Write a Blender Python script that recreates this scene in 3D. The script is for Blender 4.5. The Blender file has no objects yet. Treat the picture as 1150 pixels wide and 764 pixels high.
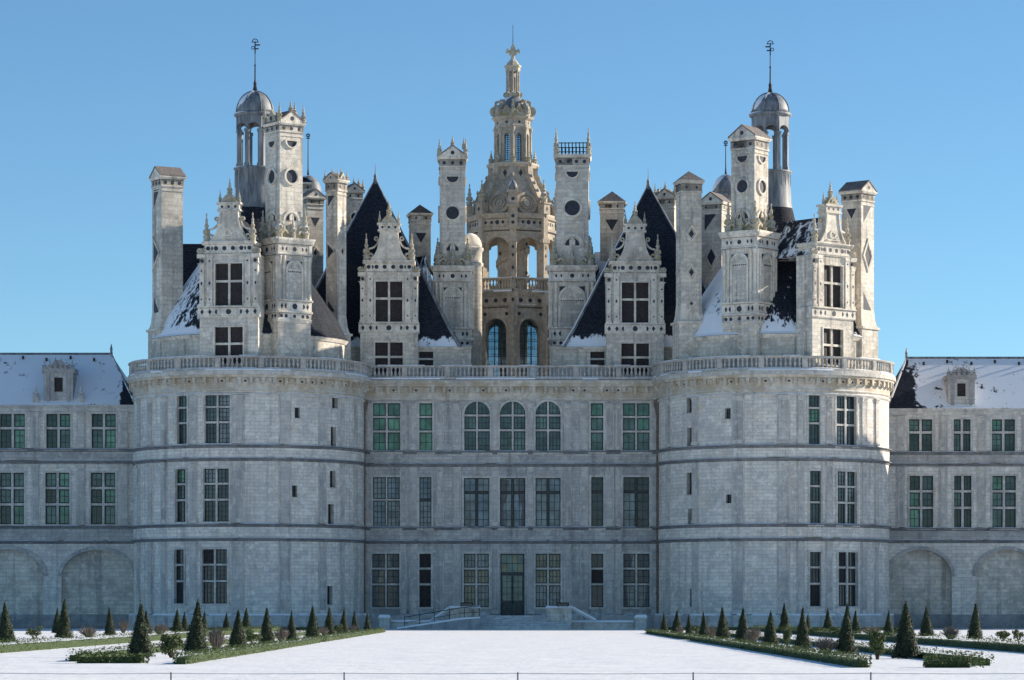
import bpy, bmesh, math, random
from math import sin, cos, pi, radians, sqrt, tan, asin
random.seed(11)
S = bpy.context.scene
# ------------------------------------------------------------------ camera, sky, sun, exposure
DC, SC, CX, HY, EYE = 270.0, 13.4, 574.5, 687.0, 1.45      # distance to the tower axes, px per metre there, eye level
cam = bpy.data.cameras.new('camera'); cam_o = bpy.data.objects.new('camera', cam)
S.collection.objects.link(cam_o); S.camera = cam_o
cam_o.location = (0, -DC, EYE); cam_o.rotation_euler = (pi/2, 0, 0)
cam.sensor_width = 36; cam.lens = SC*DC/1150*36
cam.shift_x = 0.5/1150; cam.shift_y = (HY-382)/1150
cam.clip_start = 1; cam.clip_end = 9000
SUN_A, SUN_EL = radians(19), radians(20.5)                   # sun: to the right and behind the castle
W = bpy.data.worlds.new('World'); S.world = W; W.use_nodes = True
nt = W.node_tree; nt.nodes.clear()
sky = nt.nodes.new('ShaderNodeTexSky'); sky.sky_type = 'NISHITA'; sky.sun_disc = False
sky.sun_elevation = SUN_EL; sky.sun_rotation = pi/2-SUN_A
sky.altitude = 2600; sky.air_density = 1.0; sky.dust_density = 0.15; sky.ozone_density = 4.6
bg = nt.nodes.new('ShaderNodeBackground'); bg.inputs[1].default_value = 0.086
wo = nt.nodes.new('ShaderNodeOutputWorld')
tint = nt.nodes.new('ShaderNodeMix'); tint.data_type = 'RGBA'; tint.blend_type = 'MULTIPLY'; tint.inputs[0].default_value = 1   # the clear winter air's hue
tint.inputs[7].default_value = (.95, 1.07, .985, 1)
nt.links.new(sky.outputs[0], tint.inputs[6]); nt.links.new(tint.outputs[2], bg.inputs[0]); nt.links.new(bg.outputs[0], wo.inputs[0])
sl = bpy.data.lights.new('sun', 'SUN'); sl.energy = 4.3; sl.angle = radians(0.5); sl.color = (1.0, 0.895, 0.745)
so = bpy.data.objects.new('sun', sl); S.collection.objects.link(so)
so.rotation_euler = (pi/2-SUN_EL, 0, pi/2+SUN_A)
S.view_settings.view_transform = 'Standard'; S.view_settings.look = 'None'
S.view_settings.gamma = 1; S.view_settings.use_curve_mapping = False
S.view_settings.exposure = 0.8
S.cycles.max_bounces = 8; S.cycles.diffuse_bounces = 4; S.cycles.glossy_bounces = 3
S.cycles.transparent_max_bounces = 12

def px(p, y=0.0): return (p-CX)/SC*(DC+y)/DC
def pz(p, y=0.0): return EYE+(HY-p)/SC*(DC+y)/DC

# ------------------------------------------------------------------ materials
class NT:
    def __init__(s, name):
        s.m = bpy.data.materials.new(name); s.m.use_nodes = True; s.t = s.m.node_tree
        s.b = s.t.nodes['Principled BSDF']
    def n(s, typ, **kw):
        x = s.t.nodes.new(typ)
        for k, v in kw.items(): setattr(x, k, v)
        return x
    def l(s, a, b): s.t.links.new(a, b)
    def pos(s, scale=(1, 1, 1)):
        g = s.n('ShaderNodeNewGeometry'); m = s.n('ShaderNodeMapping'); m.inputs['Scale'].default_value = scale
        s.l(g.outputs['Position'], m.inputs['Vector']); return m.outputs[0]
    def noise(s, vec, scale, detail=4, rough=.55):
        x = s.n('ShaderNodeTexNoise'); x.inputs['Scale'].default_value = scale
        x.inputs['Detail'].default_value = detail; x.inputs['Roughness'].default_value = rough
        s.l(vec, x.inputs['Vector']); return x.outputs[0]
    def ramp(s, fac, a, b, lo=0., hi=1.):
        x = s.n('ShaderNodeMapRange', interpolation_type='SMOOTHSTEP')
        for i, v in enumerate((a, b, lo, hi)): x.inputs[i+1].default_value = v
        s.l(fac, x.inputs[0]); return x.outputs[0]
    def mix(s, fac, a, b, mode='MIX'):
        x = s.n('ShaderNodeMix', data_type='RGBA', blend_type=mode)
        if isinstance(fac, (int, float)): x.inputs[0].default_value = fac
        else: s.l(fac, x.inputs[0])
        for i, c in ((6, a), (7, b)):
            if isinstance(c, tuple): x.inputs[i].default_value = (*c[:3], 1)
            else: s.l(c, x.inputs[i])
        return x.outputs[2]
    def math(s, op, a, b=0.0, c=None):
        x = s.n('ShaderNodeMath', operation=op)
        for i, v in enumerate((a, b) if c is None else (a, b, c)):
            if isinstance(v, (int, float)): x.inputs[i].default_value = v
            else: s.l(v, x.inputs[i])
        return x.outputs[0]
    def bump(s, h, strength, dist):
        x = s.n('ShaderNodeBump'); x.inputs['Strength'].default_value = strength; x.inputs['Distance'].default_value = dist
        s.l(h, x.inputs['Height']); s.l(x.outputs[0], s.b.inputs['Normal'])
    def fin(s, col, rough=.9, spec=.2):
        if isinstance(col, tuple): s.b.inputs['Base Color'].default_value = (*col[:3], 1)
        else: s.l(col, s.b.inputs['Base Color'])
        if isinstance(rough, (int, float)): s.b.inputs['Roughness'].default_value = rough
        else: s.l(rough, s.b.inputs['Roughness'])
        s.b.inputs['Specular IOR Level'].default_value = spec
        return s.m

SNOW = (.86, .88, .91)
def up_snow(t, col, amount):
    """snow lying on ledges: only on faces that look upwards, broken up by noise"""
    g = t.n('ShaderNodeNewGeometry'); sx = t.n('ShaderNodeSeparateXYZ'); t.l(g.outputs['Normal'], sx.inputs[0])
    k = t.ramp(sx.outputs[2], .55, .85)
    n = t.noise(t.pos(), .6, 3)
    k = t.math('MULTIPLY', k, t.ramp(n, .62-amount, .68-amount))
    return t.mix(k, col, SNOW)

def stone(name, c1, c2, mortar, stain, stain_amt, brick=True, row=.29, bw=.82, lichen=None, ochre=None, snow=.2, streak=.5, seed=0, warm=.45):
    t = NT(name)
    if brick:
        uv = t.n('ShaderNodeUVMap'); uv.uv_map = 'UVMap'
        b = t.n('ShaderNodeTexBrick'); b.offset = .5
        b.inputs['Scale'].default_value = 1; b.inputs['Mortar Size'].default_value = .014
        b.inputs['Mortar Smooth'].default_value = .2; b.inputs['Bias'].default_value = -.1
        b.inputs['Brick Width'].default_value = bw; b.inputs['Row Height'].default_value = row
        for k, c in (('Color1', c1), ('Color2', c2), ('Mortar', mortar)): b.inputs[k].default_value = (*c, 1)
        t.l(uv.outputs[0], b.inputs['Vector']); col = b.outputs[0]
        b2 = t.n('ShaderNodeTexBrick'); b2.offset = .5; b2.inputs['Scale'].default_value = 1; b2.inputs['Mortar Size'].default_value = 0; b2.inputs['Bias'].default_value = 0
        b2.inputs['Brick Width'].default_value = bw*2; b2.inputs['Row Height'].default_value = row*2
        for k, c in (('Color1', (.72, .72, .74)), ('Color2', (1.0, .985, .95)), ('Mortar', (1, 1, 1))): b2.inputs[k].default_value = (*c, 1)
        t.l(uv.outputs[0], b2.inputs['Vector']); col = t.mix(.55, col, b2.outputs[0], 'MULTIPLY')
    else:
        col = t.mix(t.ramp(t.noise(t.pos(), 2.2, 6), .35, .65), c1, c2)
    p = t.pos()
    mp = t.n('ShaderNodeMapping'); mp.inputs['Location'].default_value = (seed*7.3, seed*3.1, seed); t.l(p, mp.inputs[0]); p = mp.outputs[0]
    n1 = t.noise(p, .22, 8, .62)
    col = t.mix(t.math('MULTIPLY', t.ramp(n1, .42, .68), stain_amt), col, stain)
    n2 = t.noise(t.pos((1.7, 1.7, .09)), 1, 5, .6)
    col = t.mix(t.math('MULTIPLY', t.ramp(n2, .5, .72), streak), col, tuple(x*.5 for x in stain))
    n4 = t.noise(p, .55, 9, .68)
    col = t.mix(t.math('MULTIPLY', t.ramp(n4, .50, .60), .38), col, tuple(x*y for x, y in zip(stain, (.80, .78, .78))))
    n6 = t.noise(t.pos((.7, .7, .5)), 1.3, 7, .7)
    col = t.mix(t.math('MULTIPLY', t.ramp(n6, .55, .68), warm), col, tuple(x*y for x, y in zip(c2, (1.0, .86, .66))))
    n3 = t.noise(p, 1.9, 7, .7)
    col = t.mix(t.math('MULTIPLY', t.ramp(n3, .50, .68), .75), col, tuple(min(.95, x*1.32) for x in c2))
    n5 = t.noise(p, 3.7, 6, .7)
    col = t.mix(t.math('MULTIPLY', t.ramp(n5, .53, .70), .55), col, tuple(x*.62 for x in stain))
    if ochre:
        col = t.mix(t.math('MULTIPLY', t.ramp(t.noise(p, .8, 7, .68), .42, .60), .7), col, ochre)
    if lichen:
        col = t.mix(t.math('MULTIPLY', t.ramp(t.noise(p, 2.6, 6, .7), .51, .62), .75), col, lichen)
    if snow: col = up_snow(t, col, snow)
    t.bump(t.noise(t.pos(), 9, 6), .35, .05)
    return t.fin(col, .92, .15)

M = {}
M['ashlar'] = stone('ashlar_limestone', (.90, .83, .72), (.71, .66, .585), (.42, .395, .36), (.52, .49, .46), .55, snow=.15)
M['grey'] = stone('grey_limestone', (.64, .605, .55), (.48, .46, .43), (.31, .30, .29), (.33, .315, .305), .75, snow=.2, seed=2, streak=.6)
M['trim'] = stone('dressed_limestone', (.70, .65, .575), (.57, .54, .485), None, (.40, .385, .365), .6, brick=False, snow=.2, seed=3)
M['band'] = stone('weathered_band_limestone', (.44, .425, .41), (.34, .33, .325), None, (.23, .23, .235), .6, brick=False, snow=.25, seed=4)
M['ochre'] = stone('ochre_stained_limestone', (.72, .65, .53), (.62, .56, .47), None, (.44, .41, .36), .5, brick=False, ochre=(.44, .345, .225), snow=.3, seed=5)
M['carved'] = stone('carved_limestone', (.86, .78, .655), (.72, .655, .555), None, (.42, .38, .33), .65, brick=False, snow=.12, seed=6, streak=.7)
M['upper'] = stone('upper_ashlar', (.86, .785, .665), (.68, .62, .53), (.44, .40, .35), (.40, .37, .325), .65, row=.34, bw=.9, snow=.12, seed=7, streak=.75)
M['balus'] = stone('balustrade_limestone', (.60, .56, .50), (.48, .45, .41), None, (.32, .31, .30), .6, brick=False, snow=.2, seed=11)
M['pil'] = stone('pilaster_limestone', (.68, .635, .57), (.55, .52, .475), (.38, .36, .34), (.37, .36, .345), .6, row=.58, bw=3.0, snow=.2, seed=12, streak=.6)
M['dark_band'] = stone('dark_string_limestone', (.30, .29, .28), (.22, .215, .21), None, (.15, .15, .155), .6, brick=False, snow=.25, seed=13)  # dark string courses: shadow lines of the mouldings put into the stone colour
M['lichen'] = stone('lichened_limestone', (.58, .52, .41), (.46, .42, .34), None, (.32, .30, .26), .6, brick=False, lichen=(.40, .30, .09), snow=.12, seed=8)
M['brown'] = stone('tawny_limestone', (.60, .51, .405), (.47, .41, .335), None, (.30, .27, .235), .65, brick=False, lichen=(.36, .30, .20), snow=.12, seed=9)
def simple(name, c, rough=.8, spec=.3, var=.35, scale=6, metal=0):
    t = NT(name); n = t.noise(t.pos(), scale, 5)
    col = t.mix(t.ramp(n, .3, .7), tuple(x*(1-var) for x in c), tuple(min(1, x*(1+var)) for x in c))
    t.b.inputs['Metallic'].default_value = metal
    return t.fin(col, rough, spec)
M['inlay'] = simple('slate_inlay', (.040, .045, .060), .6)
M['leadwork'] = simple('window_leading', (.045, .05, .052), .6)
M['shutter'] = simple('brown_shutter', (.035, .026, .026), .6, .3)
M['iron'] = simple('dark_iron', (.03, .03, .032), .6)
M['copper'] = simple('weathered_copper', (.17, .12, .085), .7)
M['wood'] = simple('dark_window_wood', (.07, .075, .07), .6)
M['curtain'] = simple('pale_curtain', (.17, .17, .165), .9, .2, .1, 1)
def glass(name, c, rough=.12, var=.4):
    t = NT(name)
    col = t.mix(t.ramp(t.noise(t.pos(), .9, 3), .3, .7), tuple(x*(1-var) for x in c), tuple(x*(1+var) for x in c))
    # old hand-made panes are wavy
    t.bump(t.noise(t.pos(), 3.5, 2), .25, .03)
    return t.fin(col, rough, .5)
M['g_dark'] = glass('dark_glass', (.035, .045, .05))
M['g_teal'] = glass('teal_glass', (.06, .10, .095))
M['g_green'] = glass('green_glass', (.085, .21, .135))
M['g_lime'] = glass('pale_green_glass', (.15, .33, .21))
M['g_sage'] = glass('sage_glass', (.10, .17, .14))
M['g_deep'] = glass('deep_green_glass', (.03, .06, .048))
M['g_grey'] = glass('grey_glass', (.19, .225, .225))
M['g_blue'] = glass('bluish_glass', (.16, .21, .24))
M['g_gold'] = glass('yellowish_glass', (.17, .165, .11))
def clear_glass():
    t = NT('clear_glass'); o = t.t.nodes['Material Output']
    tr = t.n('ShaderNodeBsdfTransparent'); tr.inputs[0].default_value = (.8, .9, .95, 1)
    gl = t.n('ShaderNodeBsdfGlossy'); gl.inputs['Roughness'].default_value = .1
    mx = t.n('ShaderNodeMixShader'); mx.inputs[0].default_value = .25
    t.l(tr.outputs[0], mx.inputs[1]); t.l(gl.outputs[0], mx.inputs[2]); t.l(mx.outputs[0], o.inputs[0]); return t.m
M['g_clear'] = clear_glass()
def lead():
    t = NT('lead_sheet'); n = t.noise(t.pos((2, 2, .35)), 1.4, 7, .65)
    col = t.mix(t.ramp(n, .32, .68), (.095, .105, .12), (.27, .285, .30))
    n2 = t.noise(t.pos(), 3, 6); col = t.mix(t.math('MULTIPLY', t.ramp(n2, .55, .72), .35), col, (.20, .18, .16))
    g = t.n('ShaderNodeNewGeometry'); sx = t.n('ShaderNodeSeparateXYZ'); t.l(g.outputs['Normal'], sx.inputs[0])
    k = t.math('SUBTRACT', t.math('MULTIPLY', sx.outputs[2], .9), t.math('MULTIPLY', sx.outputs[0], .75))
    k = t.math('ADD', k, t.math('MULTIPLY', t.noise(t.pos(), .9, 3), .5))
    col = t.mix(t.ramp(k, 1.02, 1.12), col, SNOW)
    return t.fin(col, .55, .4)
M['lead'] = lead()
def slate(name, cover, wx=0.0, zlow=None, zspan=1.5, xr=None, streak=.35, up=(.0, .0)):
    """slate courses with patches of snow left on them; cover = how much, wx = more on faces turned to -x,
    zlow = snow collected above the eave, xr = snow thinning out along x"""
    t = NT(name); g = t.n('ShaderNodeNewGeometry')
    sp = t.n('ShaderNodeSeparateXYZ'); t.l(g.outputs['Position'], sp.inputs[0])
    w = t.n('ShaderNodeTexWave', wave_type='BANDS', bands_direction='Z'); w.inputs['Scale'].default_value = 1.3
    w.inputs['Distortion'].default_value = .3; t.l(t.pos(), w.inputs['Vector'])
    vb = t.noise(t.pos((5, 5, 9)), 1, 2)
    col = t.mix(t.ramp(vb, .3, .7), (.015, .018, .026), (.042, .048, .062))
    col = t.mix(t.math('MULTIPLY', w.outputs[0], .35), col, (.012, .013, .017))
    col = t.mix(t.math('MULTIPLY', t.ramp(t.noise(t.pos(), .5, 5), .5, .7), .4), col, (.052, .056, .064))
    sn = t.n('ShaderNodeSeparateXYZ'); t.l(g.outputs['True Normal'], sn.inputs[0])
    k = t.math('ADD', t.math('MULTIPLY', t.noise(t.pos((.9, .9, .28)), 1, 7, .7), 1-streak), t.math('MULTIPLY', t.noise(t.pos((3.2, 3.2, .25)), 1, 6, .7), streak))
    k = t.math('ADD', k, cover)
    if wx: k = t.math('ADD', k, t.math('MULTIPLY', sn.outputs[0], -wx))
    if zlow is not None: k = t.math('ADD', k, t.ramp(sp.outputs[2], zlow, zlow+zspan, .26, 0))
    if xr: k = t.math('ADD', k, t.ramp(sp.outputs[0], xr[0], xr[1], xr[2], xr[3]))
    col = t.mix(t.ramp(k, .52, .58), col, SNOW)
    t.bump(t.math('MULTIPLY', w.outputs[0], t.math('SUBTRACT', 1.0, t.ramp(k, .48, .54))), .2, .03)
    return t.fin(col, .8, .12)
M['slate'] = slate('slate_bare', -.5)
M['slate_tower'] = slate('slate_tower_roof', -.18, .40, 24.0, 1.0, streak=.75)
M['slate_tower_r'] = slate('slate_tower_roof_right', -.06, .30, 24.0, 2.2, streak=.75)
M['slate_pav'] = slate('slate_pavilion_roof', -.16, .0, 24.2, 1.5)
M['slate_pav_r'] = slate('slate_pavilion_roof_right', -.13, .0, 24.2, 1.7)
M['slate_wing'] = slate('slate_wing_roof', .16, -.0, xr=(-33.4, -32.6, 0, -.5))
M['slate_wing_r'] = slate('slate_wing_roof_right', .0, xr=(32.6, 35.6, -.2, .14), streak=.25)
M['slate_snowy'] = slate('slate_snowy', .2)
M['slate_half'] = slate('slate_half_snow', .03)
def snowmat():
    t = NT('snow'); n = t.noise(t.pos(), .35, 6, .6); n2 = t.noise(t.pos(), 4, 5, .6)
    col = t.mix(t.ramp(n, .3, .7), (.85, .865, .895), (.92, .92, .925))
    h = t.math('ADD', t.math('MULTIPLY', n, 1.0), t.math('MULTIPLY', n2, .18))
    t.bump(h, .6, .25); return t.fin(col, .75, .25)
M['snow'] = snowmat()
def leafmat(name, a, b, rough=.6, trans=0):
    t = NT(name); i = t.n('ShaderNodeObjectInfo')
    n = t.noise(t.pos(), 5, 4); n2 = t.noise(t.pos(), 25, 2)
    f = t.math('ADD', t.math('MULTIPLY', n, .6), t.math('MULTIPLY', n2, .4))
    col = t.mix(t.ramp(f, .35, .65), a, b); m = t.fin(col, rough, .3)
    if trans:   # thin leaves let some light through
        tr = t.n('ShaderNodeBsdfTranslucent'); t.l(col, tr.inputs[0]); mx = t.n('ShaderNodeMixShader'); mx.inputs[0].default_value = trans
        t.l(t.b.outputs[0], mx.inputs[1]); t.l(tr.outputs[0], mx.inputs[2]); t.l(mx.outputs[0], t.t.nodes['Material Output'].inputs[0])
    return m
M['yew'] = leafmat('yew_leaves', (.022, .038, .018), (.052, .072, .030), trans=.15)
M['yewcore'] = simple('yew_inner', (.016, .022, .012), .9)
M['boxcore'] = simple('box_inner', (.045, .070, .025), .9)
M['box'] = leafmat('box_leaves', (.050, .080, .026), (.105, .140, .048), trans=.3)
M['shrub'] = leafmat('shrub_leaves', (.050, .080, .028), (.12, .15, .06), trans=.3)
M['twig'] = leafmat('bare_twigs', (.13, .105, .08), (.25, .21, .17))
M['bark'] = simple('bark', (.07, .055, .045), .9)

# ------------------------------------------------------------------ mesh building
class Fr:
    """a wall frame: u runs along the wall, z is world height, d stands out of it; R bends it round a cylinder"""
    def __init__(s, x, y, yaw=0.0, R=None): s.x, s.y, s.yaw, s.R = x, y, yaw, R
    def __call__(s, u, z, d=0.0):
        if s.R:
            a = s.yaw+u/s.R; r = s.R+d
            return (s.x+r*sin(a), s.y-r*cos(a), z)
        c, n = cos(s.yaw), sin(s.yaw)
        return (s.x+u*c+d*n, s.y+u*n-d*c, z)
def sides(x, y, h, yaw=0.0, n=4):
    out = []
    for k in range(n):
        a = yaw+k*2*pi/n
        out.append(Fr(x+h*sin(a), y-h*cos(a), a))
    return out

class MB:
    def __init__(s): s.v = []; s.f = []; s.m = []; s.uv = []; s.slots = []; s.sm = []
    def mi(s, mat):
        if mat not in s.slots: s.slots.append(mat)
        return s.slots.index(mat)
    def add(s, vs, fs, mat, uvs=None, smooth=False):
        o = len(s.v); k = s.mi(mat); s.v += vs; s.uv += uvs if uvs else [(p[0]+p[1], p[2]) for p in vs]
        for f in fs: s.f.append([i+o for i in f]); s.m.append(k); s.sm.append(smooth)
    def sweep(s, F, prof, u0, u1, mat, n=1, caps=True, closed=True):
        vs = []; uv = []; k = len(prof)
        for i in range(n+1):
            u = u0+(u1-u0)*i/n
            for d, z in prof: vs.append(F(u, z, d)); uv.append((u+d, z))
        fs = []
        for i in range(n):
            for j in range(k if closed else k-1):
                a = i*k+j; b = i*k+(j+1) % k; fs.append([a, b, b+k, a+k])
        if caps and closed: fs.append(list(range(k))); fs.append([n*k+j for j in range(k)][::-1])
        s.add(vs, fs, mat, uv)
    def box(s, F, u0, u1, z0, z1, d0, d1, mat, n=1): s.sweep(F, [(d0, z0), (d1, z0), (d1, z1), (d0, z1)], u0, u1, mat, n)
    def prism(s, F, poly, d0, d1, mat):
        k = len(poly)
        vs = [F(u, z, d0) for u, z in poly]+[F(u, z, d1) for u, z in poly]
        uv = [(u, z) for u, z in poly]*2
        s.add(vs, [list(range(k)), list(range(2*k-1, k-1, -1))]+[[i, (i+1) % k, (i+1) % k+k, i+k] for i in range(k)], mat, uv)
    def ring(s, F, u, z, r0, r1, d0, d1, mat, a0=0.0, a1=2*pi, n=20):
        vs = []; fs = []; full = abs(a1-a0-2*pi) < 1e-6; m = n if full else n+1
        for i in range(m):
            a = a0+(a1-a0)*i/n
            for r, d in ((r0, d0), (r1, d0), (r1, d1), (r0, d1)): vs.append(F(u+r*cos(a), z+r*sin(a), d))
        for i in range(n):
            j = (i+1) % m
            for k in range(4): fs.append([i*4+k, i*4+(k+1) % 4, j*4+(k+1) % 4, j*4+k])
        if not full: fs += [[0, 1, 2, 3], [n*4+k for k in (3, 2, 1, 0)]]
        s.add(vs, fs, mat)
    def disc(s, F, u, z, r, mat, d1=.012, a0=0.0, a1=2*pi, n=16):
        full = abs(a1-a0-2*pi) < 1e-6
        s.prism(F, [(u+r*cos(a0+(a1-a0)*i/n), z+r*sin(a0+(a1-a0)*i/n)) for i in range(n if full else n+1)], -.02, d1, mat)
    def diamond(s, F, u, z, w, h, mat, d1=.012): s.prism(F, [(u-w, z), (u, z-h), (u+w, z), (u, z+h)], -.02, d1, mat)
    def lathe(s, x, y, prof, mat, n=16, a0=0.0, a1=2*pi, smooth=True):
        vs = []; uv = []; k = len(prof); full = abs(a1-a0-2*pi) < 1e-6; m = n if full else n+1
        for i in range(m):
            a = a0+(a1-a0)*i/n
            for r, z in prof: vs.append((x+r*sin(a), y-r*cos(a), z)); uv.append((a*max(r, .3), z))
        fs = []
        for i in range(n):
            j = (i+1) % m
            for q in range(k-1): fs.append([i*k+q, i*k+q+1, j*k+q+1, j*k+q])
        if full:
            if prof[0][0] > .001: fs.append([i*k for i in range(m)][::-1])
            if prof[-1][0] > .001: fs.append([i*k+k-1 for i in range(m)])
        s.add(vs, fs, mat, uv, smooth)
    def tube(s, pts, r, mat, n=6):
        from mathutils import Vector
        vs = []; fs = []; P = [Vector(p) for p in pts]
        for i, p in enumerate(P):
            t = (P[min(i+1, len(P)-1)]-P[max(i-1, 0)]).normalized()
            a = t.cross(Vector((0, 0, 1)) if abs(t.z) < .9 else Vector((1, 0, 0))).normalized(); b = t.cross(a)
            rr = r[i] if isinstance(r, (list, tuple)) else r
            for j in range(n):
                q = 2*pi*j/n; vs.append(tuple(p+(a*cos(q)+b*sin(q))*rr))
        for i in range(len(P)-1):
            for j in range(n): fs.append([i*n+j, i*n+(j+1) % n, (i+1)*n+(j+1) % n, (i+1)*n+j])
        fs += [list(range(n))[::-1], [(len(P)-1)*n+j for j in range(n)]]
        s.add(vs, fs, mat)
    def wall(s, F, u0, u1, z0, z1, ops, mat, du=2.0, depth=.35, rmat=None):
        us = {u0, u1}; zs = {z0, z1}
        for o in ops: us |= {o[0], o[1]}; zs |= {o[2], o[3]}
        us = sorted(us); zs = sorted(zs); fine = [us[0]]
        for a, b in zip(us, us[1:]):
            k = max(1, math.ceil((b-a)/du)); fine += [a+(b-a)*i/k for i in range(1, k+1)]
        idx = {}; vs = []; uv = []; fs = []
        def V(u, z):
            if (u, z) not in idx: idx[(u, z)] = len(vs); vs.append(F(u, z)); uv.append((u, z))
            return idx[(u, z)]
        for a, b in zip(fine, fine[1:]):
            for c, e in zip(zs, zs[1:]):
                m, q = (a+b)/2, (c+e)/2
                if any(o[0] < m < o[1] and o[2] < q < o[3] for o in ops): continue
                fs.append([V(a, c), V(b, c), V(b, e), V(a, e)])
        s.add(vs, fs, mat, uv)
        rm = rmat or mat
        for o in ops:
            dp = o[5] if len(o) > 5 else depth; arch = len(o) > 4 and o[4]
            a, b, c, e = o[:4]
            pts = [(a, c), (b, c)]
            if arch:
                r = (b-a)/2; k = 14; rise = o[6] if len(o) > 6 else r
                arc = [((a+b)/2+r*cos(pi*i/k), e-rise+rise*sin(pi*i/k)) for i in range(k+1)]
                pts += arc
                for (p0, q0), (p1, q1) in zip(arc, arc[1:]):
                    s.add([F(p0, q0), F(p1, q1), F(p1, e), F(p0, e)], [[0, 1, 2, 3]], mat, [(p0, q0), (p1, q1), (p1, e), (p0, e)])
            else: pts += [(b, e), (a, e)]
            for (p0, q0), (p1, q1) in zip(pts, pts[1:]+pts[:1]):
                s.add([F(p0, q0), F(p1, q1), F(p1, q1, -dp), F(p0, q0, -dp)], [[0, 1, 2, 3]], rm, [(p0, q0), (p1, q1), (p1+dp, q1), (p0+dp, q0)])
    def build(s, name, parent=None, root=None, loc=None):
        me = bpy.data.meshes.new(name)
        o = bpy.data.objects.new(name, me); S.collection.objects.link(o)
        L = loc or ((root.location[0], root.location[1], root.location[2]) if root else (0, 0, 0))
        me.from_pydata([(a-L[0], b-L[1], c-L[2]) for a, b, c in s.v], [], s.f)
        for k in s.slots: me.materials.append(M[k])
        me.polygons.foreach_set('material_index', s.m); me.polygons.foreach_set('use_smooth', s.sm)
        ul = me.uv_layers.new(name='UVMap')
        li = [0]*len(me.loops); me.loops.foreach_get('vertex_index', li)
        fl = []
        for i in li: fl += s.uv[i]
        ul.data.foreach_set('uv', fl)
        bm = bmesh.new(); bm.from_mesh(me); bmesh.ops.recalc_face_normals(bm, faces=bm.faces); bm.to_mesh(me); bm.free()
        if loc and not root: o.location = loc
        if parent: o.parent = parent
        return o

def thing(name, label, cat, loc=(0, 0, 0), group=None):
    o = bpy.data.objects.new(name, None); S.collection.objects.link(o); o.location = loc; o.empty_display_size = .3
    return tag(o, label, cat, group)
def tag(o, label, cat, group=None):
    o['label'] = label; o['category'] = cat
    if group: o['group'] = group
    return o
def copy_under(o, parent, loc):
    c = o.copy(); S.collection.objects.link(c); c.parent = parent; c.location = loc; return c
# ------------------------------------------------------------------ shared architectural pieces
def window(F, root, o, cols, rows, panes, mull=.16, grid=(2, 2), name='window', stonework=True, curtain=False, deep=.35, fw=.075):
    """o = opening; rows = heights of the lights bottom to top; panes = materials the lights are drawn from"""
    a, b, c, e = o[:4]; w = b-a; h = e-c; arch = len(o) > 4 and o[4]
    lw = (w-mull*(cols-1))/cols; lh = h-mull*(len(rows)-1); tot = sum(rows)
    st = MB(); fr = MB(); pa = MB()
    dm = -deep+.06
    for i in range(1, cols):
        u = a+i*lw+(i-1)*mull; st.box(F, u, u+mull, c, e, dm-.02, dm+.16, 'trim' if stonework else 'wood')
    z = c; R = random.Random(int(a*1000+c*77))
    for j, rr in enumerate(rows):
        hh = lh*rr/tot
        for i in range(cols):
            u = a+i*(lw+mull)
            st_ = .042
            for (p, q, r, t) in ((u, u+fw, z, z+hh), (u+lw-fw, u+lw, z, z+hh), (u+fw, u+lw-fw, z, z+fw), (u+fw, u+lw-fw, z+hh-fw, z+hh)):
                fr.box(F, p, q, r, t, dm-.03, dm+.04, 'leadwork')
            gx, gz = grid
            gz2 = max(1, round(gz*rr))
            for k in range(1, gx): x = u+lw*k/gx; fr.box(F, x-st_/2, x+st_/2, z+fw, z+hh-fw, dm-.02, dm+.015, 'leadwork')
            for k in range(1, gz2): y = z+hh*k/gz2; fr.box(F, u+fw, u+lw-fw, y-st_/2, y+st_/2, dm-.02, dm+.012, 'leadwork')
            pa.box(F, u+.01, u+lw-.01, z+.01, z+hh-.01, dm-.05, dm-.025, R.choice(panes[i] if isinstance(panes, tuple) else panes))
        if j < len(rows)-1: st.box(F, a, b, z+hh, z+hh+mull, dm-.021, dm+.155, 'trim' if stonework else 'wood')
        z += hh+mull
    # surround and sill
    if arch:
        r = w/2; rise = o[6] if len(o) > 6 else r
        for s_ in (a-.18, b): st.box(F, s_, s_+.18, c, e-rise, -.03, .07, 'trim')
        st.ring(F, (a+b)/2, e-rise, r, r+.18, -.03, .07, 'trim', 0, pi, 16)
    else:
        for s_ in (a-.16, b): st.box(F, s_, s_+.16, c, e+.16, -.03, .06, 'trim')
        st.box(F, a, b, e, e+.16, -.03, .062, 'trim')
    wn = st.build(name, root, root)
    si = MB(); si.box(F, a-.22, b+.22, c-.16, c, -deep, .15, 'trim'); si.build('sill', wn, root)
    fr.build('frame', wn, root); pa.build('pane', wn, root)
    if curtain:
        cu = MB(); m_ = (a+b)/2
        for s_, u0 in ((1, a), (-1, b)):
            pts = [(u0+s_*.05, c+.1), (u0+s_*.05, e-.1), (m_-s_*w*.12, e-.15), (u0+s_*w*.27, c+h*.6), (u0+s_*w*.13, c+h*.42), (u0+s_*w*.2, c+.1)]
            cu.prism(F, pts, dm-.024, dm-.012, 'curtain')
        cu.build('curtain', wn, root)
    return wn

def slit(F, root, o):
    a, b, c, e = o[:4]; m = MB(); m.box(F, a, b, c, e, -.42, -.38, 'g_dark')
    for k in range(1, 4): z = c+(e-c)*k/4; m.box(F, a, b, z-.02, z+.02, -.385, -.35, 'iron')
    m.box(F, (a+b)/2-.02, (a+b)/2+.02, c, e, -.385, -.352, 'iron')
    w = m.build('slit_window', root, root)
    s = MB(); s.box(F, a-.06, b+.06, c-.12, c, -.3, .07, 'trim'); s.build('sill', w, root)

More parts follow.
